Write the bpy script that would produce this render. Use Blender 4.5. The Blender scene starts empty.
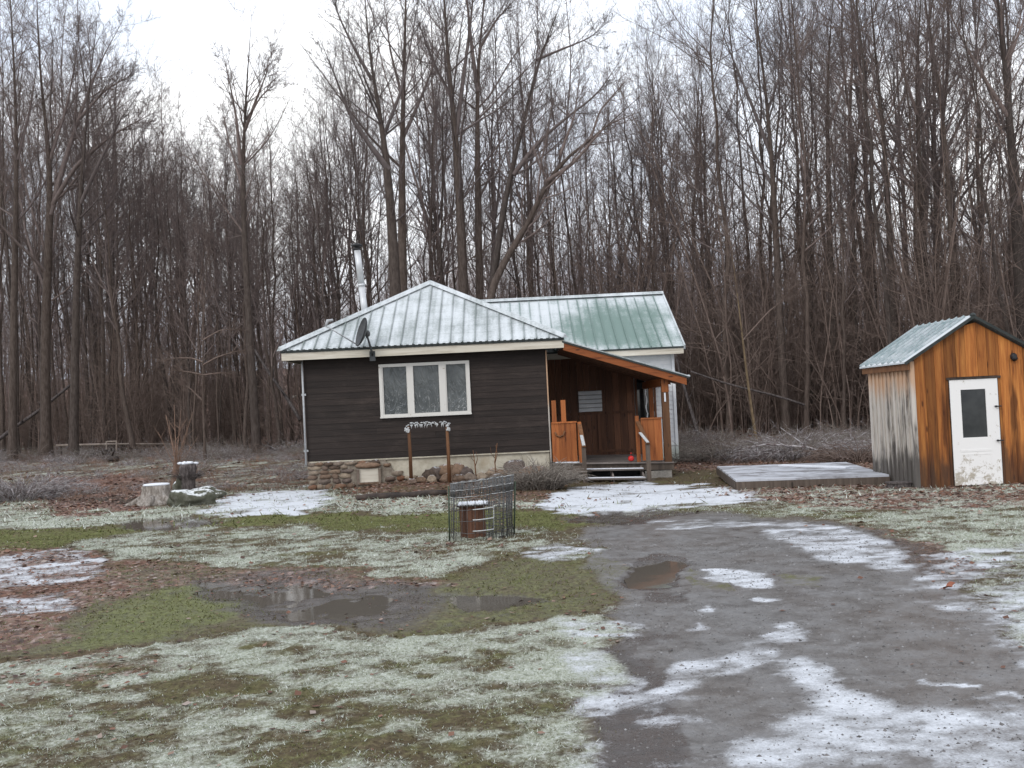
import bpy, math, random
import numpy as np
from mathutils import Vector, Matrix
rng = np.random.default_rng(11)
random.seed(5)
S = bpy.context.scene
COL = S.collection
R = math.radians
# ------------------------------------------------------------------ camera geometry (metres; the camera stands at x=0, y=0)
F, ROLL, PITCH, EYE = 1000.0, R(2.7), math.atan(24/1000), 1.8
cR, sR, cP, sP = math.cos(ROLL), math.sin(ROLL), math.cos(PITCH), math.sin(PITCH)

def at(x, y, Y):
    """place where the sight line of a picture position meets the depth Y"""
    a, b = x-512, 384-y
    u = a*cR+b*sR; k = (-a*sR+b*cR)/F
    Z = (k*Y*cP+Y*sP)/(cP-k*sP)
    return Vector((u*(Y*cP+Z*sP)/F, Y, Z+EYE))

def project(X, Y, Z):
    Zr = Z-EYE
    fw = np.maximum(Y*cP+Zr*sP, .05)
    u, v = F*X/fw, F*(-Y*sP+Zr*cP)/fw
    return 512+u*cR-v*sR, 384-(u*sR+v*cR)

def sstep(a, b, x):
    t = np.clip((x-a)/(b-a), 0, 1)
    return t*t*(3-2*t)

# value noise for the terrain and for ragged outlines
_perm = np.random.default_rng(3).random((256, 256))
def vnoise(x, y):
    xi, yi = np.floor(x).astype(int), np.floor(y).astype(int)
    fx, fy = x-xi, y-yi
    fx, fy = fx*fx*(3-2*fx), fy*fy*(3-2*fy)
    g = lambda i, j: _perm[(xi+i) % 256, (yi+j) % 256]
    return (g(0,0)*(1-fx)+g(1,0)*fx)*(1-fy)+(g(0,1)*(1-fx)+g(1,1)*fx)*fy-.5
def fnoise(x, y, o=4):
    s, a = 0, 1
    for i in range(o):
        s = s+a*vnoise(x*2**i+17*i, y*2**i+5*i); a *= .5
    return s

def terrain(X, Y):
    X, Y = np.asarray(X, float), np.asarray(Y, float)
    z = .5*sstep(28, 50, Y)+11*sstep(80, 200, Y)
    z = z-.13*np.exp(-(((X-3.2)/3.2)**2+((Y-23.6)/3)**2))
    bed = sstep(-3.9, -3.3, X)*sstep(.9, .3, X)*sstep(22.2, 23.2, Y)*sstep(26.5, 25.2, Y)
    z = z+.1*bed
    z = z+.10*sstep(25, 34, Y)*fnoise(X*.35, Y*.35, 3)
    return z

def ground(x, y):
    lo, hi = 1.0, 300.0
    for i in range(50):
        m = (lo+hi)/2
        p = at(x, y, m)
        if p.z > float(terrain(p.x, p.y)): lo = m
        else: hi = m
    p = at(x, y, lo)
    return Vector((p.x, p.y, float(terrain(p.x, p.y))))

# ------------------------------------------------------------------ mesh helpers
def mesh_from(name, V, F4, F3=None, mat=None, rnd=None, smooth=False):
    V = np.asarray(V, np.float32)
    me = bpy.data.meshes.new(name)
    n4 = 0 if F4 is None else len(F4); n3 = 0 if F3 is None else len(F3)
    me.vertices.add(len(V)); me.vertices.foreach_set('co', V.ravel())
    idx = []
    if n4: idx.append(np.asarray(F4, np.int32).ravel())
    if n3: idx.append(np.asarray(F3, np.int32).ravel())
    idx = np.concatenate(idx)
    me.loops.add(len(idx)); me.loops.foreach_set('vertex_index', idx)
    me.polygons.add(n4+n3)
    st = np.concatenate([np.arange(n4)*4, n4*4+np.arange(n3)*3]).astype(np.int32)
    me.polygons.foreach_set('loop_start', st)
    if smooth: me.polygons.foreach_set('use_smooth', np.ones(n4+n3, bool))
    if rnd is not None:
        a = me.attributes.new('rnd', 'FLOAT', 'FACE'); a.data.foreach_set('value', np.asarray(rnd, np.float32))
    if mat: me.materials.append(mat)
    me.update(calc_edges=True); me.validate()
    return me

class MB:
    def __init__(s): s.v, s.f, s.r, s.sm = [], [], [], []
    def add(s, vs, fs, rnd=None, smooth=False):
        o = len(s.v); s.v += [tuple(v) for v in vs]
        q = random.random() if rnd is None else rnd
        for f in fs: s.f.append(tuple(i+o for i in f)); s.r.append(q); s.sm.append(smooth)
        return s
    def hexa(s, p, rnd=None):
        return s.add(p, [(0,3,2,1),(4,5,6,7),(0,1,5,4),(1,2,6,5),(2,3,7,6),(3,0,4,7)], rnd)
    def box(s, x0, x1, y0, y1, z0, z1, rnd=None):
        return s.hexa([(x0,y0,z0),(x1,y0,z0),(x1,y1,z0),(x0,y1,z0),(x0,y0,z1),(x1,y0,z1),(x1,y1,z1),(x0,y1,z1)], rnd)
    def beam(s, a, b, w, h, up=(0,0,1), rnd=None):
        a, b = Vector(a), Vector(b); d = (b-a).normalized(); up = Vector(up)
        x = d.cross(up).normalized()*(w/2); z = x.cross(d).normalized()*(h/2)
        return s.hexa([a-x-z, a+x-z, b+x-z, b-x-z, a-x+z, a+x+z, b+x+z, b-x+z], rnd)
    def tube(s, pts, rad, n=8, rnd=None, cap=True):
        pts = [Vector(p) for p in pts]; rad = rad if hasattr(rad, '__len__') else [rad]*len(pts)
        vs, fs = [], []
        ref = Vector((.31, .87, .12)).normalized()
        for i, p in enumerate(pts):
            t = (pts[min(i+1, len(pts)-1)]-pts[max(i-1, 0)]).normalized()
            if abs(t.dot(ref)) > .95: ref = Vector((.9, .1, .4)).normalized()
            x = t.cross(ref).normalized(); y = t.cross(x)
            for k in range(n):
                a = 2*math.pi*k/n
                vs.append(p+(x*math.cos(a)+y*math.sin(a))*rad[i])
        for i in range(len(pts)-1):
            for k in range(n):
                k2 = (k+1) % n
                fs.append((i*n+k, i*n+k2, (i+1)*n+k2, (i+1)*n+k))
        if cap:
            fs.append(tuple(range(n))[::-1]); fs.append(tuple((len(pts)-1)*n+k for k in range(n)))
        return s.add(vs, fs, rnd, True)
    def lathe(s, c, prof, n=24, rnd=None, wob=0):
        c = Vector(c); vs, fs = [], []
        ph = random.random()*9
        for (r, z) in prof:
            for k in range(n):
                a = 2*math.pi*k/n
                w = 1+wob*(math.sin(3*a+ph)+.6*math.sin(7*a+2*ph))
                vs.append(c+Vector((r*w*math.cos(a), r*w*math.sin(a), z)))
        for i in range(len(prof)-1):
            for k in range(n):
                k2 = (k+1) % n
                fs.append((i*n+k, i*n+k2, (i+1)*n+k2, (i+1)*n+k))
        fs.append(tuple(range(n))[::-1]); fs.append(tuple((len(prof)-1)*n+k for k in range(n)))
        return s.add(vs, fs, rnd, True)
    def rock(s, c, sx, sy, sz, rnd=None, rough=.22, sub=2, flat=0):
        import bmesh
        bm = bmesh.new(); bmesh.ops.create_icosphere(bm, subdivisions=sub, radius=1)
        off = Vector((random.random()*50, random.random()*50, random.random()*50))
        from mathutils import noise as mn
        vs = []
        for v in bm.verts:
            p = v.co.normalized()
            k = 1+rough*(mn.noise(p*1.3+off)*1.6+.5*mn.noise(p*3.1+off))
            q = p*k
            q.z = max(q.z, -.75)
            vs.append(Vector(c)+Vector((q.x*sx, q.y*sy, q.z*sz)))
        fs = [tuple(v.index for v in f.verts) for f in bm.faces]
        bm.free()
        return s.add(vs, fs, rnd, True)
    def build(s, name, mat, parent=None, origin=None):
        o0 = Vector(origin) if origin is not None else (world_loc(parent) if parent else Vector((0,0,0)))
        me = bpy.data.meshes.new(name)
        me.from_pydata([tuple(Vector(v)-o0) for v in s.v], [], s.f)
        a = me.attributes.new('rnd', 'FLOAT', 'FACE'); a.data.foreach_set('value', np.array(s.r, np.float32))
        me.polygons.foreach_set('use_smooth', np.array(s.sm, bool))
        me.materials.append(mat); me.update()
        o = bpy.data.objects.new(name, me); COL.objects.link(o)
        if parent: o.parent = parent
        else: o.location = o0
        return o
def world_loc(o):
    p = Vector((0,0,0))
    while o: p = p+o.location; o = o.parent
    return p
def tag(o, label=None, cat=None, group=None, kind=None):
    for k, v in (('label', label), ('category', cat), ('group', group), ('kind', kind)):
        if v: o[k] = v
    return o
def thing(name, loc, label, cat, group=None):
    o = bpy.data.objects.new(name, None); o.empty_display_size = .2
    COL.objects.link(o); o.location = loc
    return tag(o, label, cat, group)
def link(name, me, parent=None, loc=None):
    o = bpy.data.objects.new(name, me); COL.objects.link(o)
    if parent: o.parent = parent
    if loc is not None: o.location = loc
    return o

# ------------------------------------------------------------------ materials
class N:
    def __init__(s, name):
        s.m = bpy.data.materials.new(name); s.m.use_nodes = True
        s.t = s.m.node_tree; s.b = s.t.nodes['Principled BSDF']
    def node(s, ty, **kw):
        n = s.t.nodes.new(ty)
        for k, v in kw.items(): setattr(n, k, v)
        return n
    def put(s, sock, v):
        if isinstance(v, bpy.types.NodeSocket): s.t.links.new(v, sock)
        elif v is not None:
            if sock.type == 'RGBA' and hasattr(v, '__len__') and len(v) == 3: v = (*v, 1)
            sock.default_value = v
    def co(s, scale=None, kind='Object'):
        c = s.node('ShaderNodeTexCoord').outputs[kind]
        if scale is None: return c
        mp = s.node('ShaderNodeMapping'); s.put(mp.inputs['Vector'], c); mp.inputs['Scale'].default_value = scale
        return mp.outputs[0]
    def noise(s, scale, detail=4, rough=.6, vec=None, dist=0):
        n = s.node('ShaderNodeTexNoise')
        s.put(n.inputs['Vector'], vec if vec is not None else s.co())
        n.inputs['Scale'].default_value = scale; n.inputs['Detail'].default_value = detail
        n.inputs['Roughness'].default_value = rough; n.inputs['Distortion'].default_value = dist
        return n.outputs[0]
    def vor(s, scale, vec=None, out='Distance', rand=1):
        n = s.node('ShaderNodeTexVoronoi')
        s.put(n.inputs['Vector'], vec if vec is not None else s.co()); n.inputs['Scale'].default_value = scale
        n.inputs['Randomness'].default_value = rand
        return n.outputs[out]
    def ramp(s, fac, stops):
        n = s.node('ShaderNodeValToRGB'); s.put(n.inputs[0], fac)
        e = n.color_ramp.elements
        while len(e) < len(stops): e.new(.5)
        for i, (p, c) in enumerate(stops):
            e[i].position = p; e[i].color = (*c, 1) if len(c) == 3 else c
        return n.outputs[0]
    def step(s, fac, a, b):
        n = s.node('ShaderNodeMapRange', interpolation_type='SMOOTHSTEP')
        s.put(n.inputs['Value'], fac); n.inputs['From Min'].default_value = a; n.inputs['From Max'].default_value = b
        return n.outputs[0]
    def mix(s, fac, a, b, mode='MIX'):
        n = s.node('ShaderNodeMix', data_type='RGBA', blend_type=mode)
        s.put(n.inputs[0], fac); s.put(n.inputs[6], a); s.put(n.inputs[7], b)
        return n.outputs[2]
    def ma(s, op, a, b=None, c=None, clamp=False):
        n = s.node('ShaderNodeMath', operation=op, use_clamp=clamp)
        s.put(n.inputs[0], a); s.put(n.inputs[1], b)
        if c is not None: s.put(n.inputs[2], c)
        return n.outputs[0]
    def attr(s, name): return s.node('ShaderNodeAttribute', attribute_name=name).outputs['Fac']
    def obj_random(s): return s.node('ShaderNodeObjectInfo').outputs['Random']
    def xyz(s, vec): 
        n = s.node('ShaderNodeSeparateXYZ'); s.put(n.inputs[0], vec); return n.outputs
    def bump(s, h, strength=.5, dist=.02):
        n = s.node('ShaderNodeBump'); s.put(n.inputs['Height'], h)
        n.inputs['Strength'].default_value = strength; n.inputs['Distance'].default_value = dist
        s.put(s.b.inputs['Normal'], n.outputs[0]); return s
    def fin(s, color=None, rough=None, metal=None, spec=None):
        s.put(s.b.inputs['Base Color'], color); s.put(s.b.inputs['Roughness'], rough)
        s.put(s.b.inputs['Metallic'], metal); s.put(s.b.inputs['Specular IOR Level'], spec)
        return s.m

SNOW = (.80, .83, .87)
def simple(name, c1, c2, scale=6, rough=.8, bump=.3, stretch=None, spec=.3, metal=0, var=0.0):
    n = N(name); v = n.co(stretch) if stretch else n.co()
    f = n.noise(scale, 5, .65, v)
    col = n.mix(n.step(f, .3, .7), c1, c2)
    if var: col = n.mix(1, col, n.ramp(n.attr('rnd'), [(0, (1-var,)*3), (1, (1+var*.3,)*3)]), 'MULTIPLY')
    if bump: n.bump(f, bump, .02)
    return n.fin(col, rough, metal, spec)

def wood(name, base, light, dark, axis='Z', stain=None, rough=.75, knots=True, gscale=1.0, var=.35):
    """sawn boards: long grain along the axis, each board its own tone, knots, dark water stains"""
    n = N(name)
    st = {'Z': (9, 9, .55), 'X': (.55, 9, 9), 'Y': (9, .55, 9)}[axis]
    st = tuple(gscale*k for k in st)
    rn = n.attr('rnd')
    add = n.node('ShaderNodeVectorMath', operation='ADD'); n.put(add.inputs[0], n.co(st))
    mul = n.ma('MULTIPLY', rn, 37.0); n.put(add.inputs[1], mul)
    g = n.noise(1.6, 6, .7, add.outputs[0], .6)
    col = n.ramp(g, [(.28, dark), (.46, base), (.72, light)])
    col = n.mix(1, col, n.ramp(rn, [(0, (1-var,)*3), (1, (1+var*.4,)*3)]), 'MULTIPLY')
    if knots:
        kst = {'Z': (6, 6, 1.9), 'X': (1.9, 6, 6), 'Y': (6, 1.9, 6)}[axis]
        a2 = n.node('ShaderNodeVectorMath', operation='ADD'); n.put(a2.inputs[0], n.co(kst)); n.put(a2.inputs[1], mul)
        k = n.vor(1.0, a2.outputs[0])
        col = n.mix(n.ma('MULTIPLY', n.step(k, .16, .07), .8), col, tuple(c*.35 for c in dark))
    if stain:
        z = n.xyz(n.co())[2]
        s1 = n.noise(1.0, 5, .65, n.co((7, 7, .7)), .3)
        lo, hi, amt = stain
        f = n.ma('ADD', n.step(z, hi, lo), n.ma('MULTIPLY', n.ma('SUBTRACT', s1, .5), 2.2))
        col = n.mix(n.ma('MULTIPLY', n.step(f, .30, .95), amt), col, (.035, .025, .02))
        col = n.mix(n.ma('MULTIPLY', n.step(n.noise(.8, 4, .6, n.co((6, 6, .5)), .4), .50, .66), .8), col, tuple(c*.4 for c in dark))
    n.bump(g, .35, .006)
    return n.fin(col, rough, 0, .25)

M = {}
# dark lapped siding
n = N('dark_siding')
g = n.noise(1.3, 6, .7, n.co((.7, 9, 14)), .5)
c = n.ramp(g, [(.3, (.016, .011, .0095)), (.52, (.025, .0175, .0145)), (.78, (.048, .035, .029))])
c = n.mix(1, c, n.ramp(n.attr('rnd'), [(0, (.75,)*3), (1, (1.15,)*3)]), 'MULTIPLY')
c = n.mix(n.ma('MULTIPLY', n.step(n.noise(.9, 6, .75, n.co((1, 1, 2.2))), .50, .72), .35), c, (.080, .060, .050))
n.bump(g, .4, .008); M['siding'] = n.fin(c, .7, 0, .3)
M['porch_wall'] = wood('porch_wall_wood', (.135, .060, .034), (.21, .095, .05), (.07, .034, .021), 'Z', rough=.6)
M['orange'] = wood('orange_wood', (.34, .105, .03), (.46, .165, .05), (.13, .034, .014), 'Z', rough=.55)
M['orange_x'] = wood('orange_wood_rail', (.30, .088, .025), (.40, .125, .036), (.11, .028, .011), 'X', rough=.55)
M['shed_front'] = wood('shed_board', (.36, .125, .031), (.56, .235, .062), (.15, .047, .017), 'Z', stain=(-.1, 1.5, .80), rough=.7, var=.55)
M['grey_deck'] = wood('grey_deck_wood', (.16, .135, .12), (.24, .21, .19), (.07, .06, .052), 'X', rough=.8)
M['grey_post'] = wood('grey_post_wood', (.11, .085, .068), (.17, .135, .11), (.05, .04, .033), 'Z', rough=.8)
M['cream'] = wood('cream_board', (.56, .51, .42), (.68, .64, .55), (.36, .31, .24), 'X', rough=.6, knots=False, var=.2)
M['brown_post'] = wood('brown_post_wood', (.15, .07, .033), (.22, .11, .055), (.07, .035, .02), 'Z', rough=.75)
M['box_wood'] = wood('box_wood', (.12, .056, .034), (.18, .092, .056), (.055, .028, .019), 'Z', rough=.7)
# weathered side of the shed: pale silver boards blackened in the middle
n = N('weathered_board')
g = n.noise(1.5, 6, .7, n.co((10, 10, .5)), .4)
c = n.ramp(g, [(.3, (.32, .29, .25)), (.5, (.48, .44, .39)), (.75, (.62, .58, .53))])
z = n.xyz(n.co())[2]
warm = n.step(n.ma('ADD', z, n.ma('MULTIPLY', n.noise(2, 3, .6, n.co((5, 5, .6))), .9)), 2.0, 2.6)
c = n.mix(n.ma('MULTIPLY', warm, .7), c, (.50, .27, .13))
d = n.ma('ADD', n.noise(1.0, 5, .7, n.co((3.2, 3.2, .55)), .3), n.ma('MULTIPLY', n.step(z, .9, -.1), .35))
c = n.mix(n.ma('MULTIPLY', n.step(d, .50, .66), .85), c, (.045, .04, .038))
n.bump(g, .4, .006); M['weathered'] = n.fin(c, .8, 0, .2)
# foundation
n = N('cream_concrete')
f = n.noise(2.5, 6, .7)
c = n.ramp(f, [(.3, (.33, .29, .22)), (.55, (.50, .46, .37)), (.8, (.60, .57, .50))])
c = n.mix(n.ma('MULTIPLY', n.step(n.noise(1.2, 5, .7, n.co((1, 1, .5))), .55, .75), .5), c, (.30, .22, .13))
n.bump(n.noise(40, 3), .2, .01); M['concrete'] = n.fin(c, .9, 0, .2)
M['block'] = simple('concrete_block', (.20, .185, .165), (.30, .28, .25), 20, .95, .4)
n = N('fieldstone')
f = n.noise(9, 5, .7)
c = n.ramp(n.attr('rnd'), [(0, (.09, .065, .05)), (.25, (.20, .13, .085)), (.5, (.13, .10, .085)), (.75, (.29, .23, .17)), (1, (.17, .085, .05))])
c = n.mix(1, c, n.ramp(f, [(.3, (.55,)*3), (.7, (1.25,)*3)]), 'MULTIPLY')
nz = n.xyz(n.node('ShaderNodeNewGeometry').outputs['Normal'])[2]
c = n.mix(n.ma('MULTIPLY', n.step(n.ma('ADD', nz, n.ma('SUBTRACT', n.noise(14, 4), .5)), .86, 1.08), .55), c, SNOW)
n.bump(f, .6, .02); M['stone'] = n.fin(c, .85, 0, .25)
M['mortar'] = simple('mortar', (.16, .13, .10), (.27, .235, .19), 12, .95, .5)
# mossy rock
n = N('mossy_rock')
f = n.noise(7, 5, .7)
c = n.ramp(f, [(.3, (.050, .052, .036)), (.55, (.10, .10, .075)), (.75, (.20, .195, .18))])
nz = n.xyz(n.node('ShaderNodeNewGeometry').outputs['Normal'])[2]
c = n.mix(n.step(n.ma('ADD', nz, n.ma('MULTIPLY', n.ma('SUBTRACT', n.noise(9, 4), .5), 1.6)), .62, .95), c, (.62, .64, .64))
n.bump(f, .7, .03); M['moss'] = n.fin(c, .9, 0, .2)
# green ribbed metal under a skin of frost
def metal_roof(name, green, melt=None, base=.72):
    n = N(name)
    f = n.noise(1.1, 5, .7, n.co((1, .7, .7)))
    fine = n.noise(22, 3, .7)
    streak = n.noise(1.0, 3, .6, n.co((7, .5, .5)))
    amt = n.ma('ADD', n.ma('MULTIPLY', n.ma('SUBTRACT', f, .5), 1.0), base)
    amt = n.ma('ADD', amt, n.ma('MULTIPLY', n.ma('SUBTRACT', streak, .5), .55))
    amt = n.ma('ADD', amt, n.ma('MULTIPLY', n.ma('SUBTRACT', fine, .5), .5))
    # corrugation rows of screws
    z = n.xyz(n.co())[2]
    row = n.ma('PINGPONG', z, .11)
    amt = n.ma('SUBTRACT', amt, n.ma('MULTIPLY', n.step(row, .022, .0), .06))
    if melt:
        o = n.node('ShaderNodeVectorMath', operation='DISTANCE'); n.put(o.inputs[0], n.co((1, .8, 1))); o.inputs[1].default_value = (melt[0], melt[1]*.8, melt[2])
        amt = n.ma('SUBTRACT', amt, n.ma('MULTIPLY', n.step(o.outputs['Value'], melt[3], .3), melt[4]))
    amt = n.ma('SUBTRACT', amt, n.ma('MULTIPLY', n.step(n.attr('rnd'), .85, .95), .30))
    k = n.step(amt, .20, .85)
    c = n.mix(k, green, (.58, .61, .625))
    n.bump(fine, .15, .01)
    return n.fin(c, n.ma('MULTIPLY_ADD', k, .35, .4), 0, .4)
# ------------------------------------------------------------------ the setting
H0 = Vector((-2.15, 25, 0))          # the cabin's origin (front wall)
M['roof'] = metal_roof('frosted_roof_metal', (.165, .195, .185), None, .62)
M['wing_roof'] = metal_roof('half_thawed_roof_metal', (.135, .205, .18), (3.2-H0.x, 29.8-25, 4.1, 2.8, .58), .78)
M['shed_roof'] = metal_roof('shed_roof_metal', (.19, .26, .27), None, .80)
M['edge_dark'] = simple('dark_drip_edge', (.020, .025, .024), (.038, .045, .043), 10, .5, 0)
n = N('white_lap_siding')
c = n.mix(n.step(n.noise(3, 4), .35, .7), (.62, .64, .66), (.74, .75, .76))
c = n.mix(n.ma('MULTIPLY', n.step(n.xyz(n.co())[2], .65, .25), .5), c, (.34, .40, .26))
M['white_siding'] = n.fin(c, .6, 0, .35)
n = N('white_paint'); f = n.noise(7, 5, .75)
c = n.mix(n.step(f, .62, .72), (.62, .60, .56), (.33, .28, .22)); n.bump(f, .15, .005)
M['white_paint'] = n.fin(c, .55, 0, .35)
# shed door: white with scuffed, dirty lower panel
n = N('scuffed_white_door'); z = n.xyz(n.co())[2]
f = n.noise(6, 6, .75, None, .4)
low = n.step(z, .85, .05)
c = n.mix(n.ma('MULTIPLY', n.step(n.ma('ADD', f, n.ma('MULTIPLY', low, .14)), .60, .70), .8), (.80, .79, .77), (.33, .28, .20))
M['door'] = n.fin(c, .5, 0, .35)
M['door_glass'] = (lambda n: n.fin(n.mix(n.step(n.noise(2.5, 3), .3, .7), (.030, .033, .034), (.055, .058, .058)), .15, 0, .5))(N('dusty_door_glass'))
M['dark_glass'] = (lambda n: n.fin((.012, .014, .015), .06, 0, .5))(N('dark_glass'))
n = N('filmed_window_pane')
cr = n.noise(2.2, 3, .55, n.co((2.2, 1, .8)), 2.0); f = n.noise(1.3, 3)
c = n.mix(n.step(f, .3, .7), (.045, .051, .051), (.105, .113, .112))
ridge = n.step(n.ma('ABSOLUTE', n.ma('SUBTRACT', cr, .5)), .012, .0)
zz = n.xyz(n.co())[2]
c = n.mix(n.ma('MULTIPLY', n.ma('MULTIPLY', ridge, n.step(zz, 2.75, 1.9)), .55), c, (.55, .56, .55))
n.bump(cr, .5, .05); M['film'] = n.fin(c, .22, 0, .5)
M['steel'] = (lambda n: n.fin(n.mix(n.step(n.noise(4, 4), .35, .7), (.52, .53, .54), (.66, .67, .68)), .5, .35))(N('galvanised_pipe'))
M['black'] = simple('black_metal', (.018, .018, .02), (.035, .035, .037), 9, .5, 0)
M['dish'] = simple('grey_dish', (.045, .048, .05), (.075, .078, .08), 5, .5, 0)
M['dish_arm'] = simple('pale_arm_metal', (.34, .35, .36), (.46, .47, .48), 9, .45, 0)
M['red'] = simple('red_plastic', (.50, .02, .02), (.60, .035, .03), 5, .45, 0)
M['wire'] = simple('wet_wire', (.055, .055, .055), (.14, .14, .14), 30, .5, 0)
M['frost_wire'] = simple('frosted_wire', (.36, .37, .37), (.56, .57, .57), 40, .8, .2)
M['stake'] = simple('green_stake', (.03, .045, .03), (.06, .08, .05), 20, .6, 0)
n = N('snow_cover'); f = n.noise(25, 4, .7)
n.bump(f, .4, .02); M['snow'] = n.fin(n.mix(f, (.60, .62, .66), (.76, .78, .81)), .8, 0, .3)
n = N('frosted_boards')
f = n.noise(1.2, 5, .7, n.co((1, 1, 1)), .4)
c = n.mix(n.step(n.ma('ADD', f, n.ma('MULTIPLY', n.ma('SUBTRACT', n.attr('rnd'), .5), .12)), .36, .60), (.17, .16, .165), (.47, .485, .52))
n.bump(f, .2, .01); M['pad_top'] = n.fin(c, .55, 0, .4)
n = N('frosted_twigs')
c = n.mix(n.step(n.noise(9, 3), .35, .65), (.14, .105, .10), (.42, .40, .40))
M['frost_twig'] = n.fin(c, .85, 0, .2)
M['dead_plant'] = simple('dead_plant_stems', (.11, .088, .072), (.30, .27, .235), 30, .9, 0)
M['tan_stem'] = simple('tan_stems', (.18, .11, .075), (.30, .20, .15), 8, .8, 0)
M['red_twig'] = simple('reddish_twigs', (.125, .088, .072), (.205, .155, .130), 5, .85, 0)
M['yellow_bark'] = simple('yellowish_bark', (.12, .085, .05), (.20, .145, .085), 6, .8, .2)
def bark_mat(name, a, b, sc=5):
    n = N(name); o = n.obj_random()
    f = n.noise(sc, 5, .7, n.co((3, 3, .7)), .3)
    c = n.mix(n.step(f, .3, .72), a, b)
    c = n.mix(1, c, n.ramp(o, [(0, (.72, .72, .74)), (1, (1.2, 1.12, 1.08))]), 'MULTIPLY')
    n.bump(f, .6, .04)
    return n.fin(c, .85, 0, .2)
M['bark'] = bark_mat('grey_bark', (.055, .042, .035), (.122, .100, .086))
M['twig'] = bark_mat('twig_bark', (.125, .100, .092), (.205, .172, .162), 3)
M['hazed_far_bark'] = simple('hazed_far_wood_bark', (.215, .168, .155), (.33, .275, .258), 1.2, .9, 0)  # paler than the near bark: distance haze is put into the colour
n = N('pale_stump_bark'); f = n.noise(6, 5, .75, n.co((3, 3, .8)), .4)
c = n.ramp(f, [(.3, (.08, .065, .05)), (.5, (.26, .23, .20)), (.75, (.50, .47, .44))])
n.bump(f, .8, .03); M['stump_bark'] = n.fin(c, .9, 0, .2)
M['dark_stump'] = simple('dark_stump_bark', (.035, .028, .026), (.14, .12, .115), 9, .9, .7, (2, 2, .7))
M['dark_log'] = simple('dark_wet_wood', (.022, .017, .015), (.07, .05, .04), 5, .7, .4)
M['pale_log'] = simple('pale_peeled_wood', (.20, .16, .13), (.33, .28, .24), 5, .8, .4)

# ---- ground: masks by regions, carried as attributes of the mesh
def poly_mask(px, py, pts, feather):
    pts = np.array(pts, float); x, y = px, py
    inside = np.zeros(x.shape, bool); d2 = np.full(x.shape, 1e12)
    m = len(pts)
    for i in range(m):
        ax, ay = pts[i]; bx, by = pts[(i+1) % m]
        cond = ((ay > y) != (by > y))
        with np.errstate(divide='ignore', invalid='ignore'):
            xc = (bx-ax)*(y-ay)/(by-ay+1e-12)+ax
        inside ^= cond & (x < xc)
        ex, ey = bx-ax, (by-ay)
        t = np.clip(((x-ax)*ex+(y-ay)*ey*9)/(ex*ex+ey*ey*9+1e-9), 0, 1)
        dx, dy = x-(ax+t*ex), (y-(ay+t*ey))*3
        d2 = np.minimum(d2, dx*dx+dy*dy)
    d = np.sqrt(d2)*np.where(inside, 1, -1)
    return sstep(-feather, feather, d)
WET = [(90,572),(200,562),(350,570),(440,577),(530,553),(600,566),(628,600),(600,614),(500,622),(400,630),(300,624),(240,634),(150,648),(60,658),(-120,668),(-120,628),(60,612)]
GREENBAND = [(-150,562),(-150,540),(0,530),(100,528),(200,517),(300,512),(440,513),(600,507),(625,518),(560,532),(440,531),(300,526),(180,530),(100,540),(0,553)]
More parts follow.
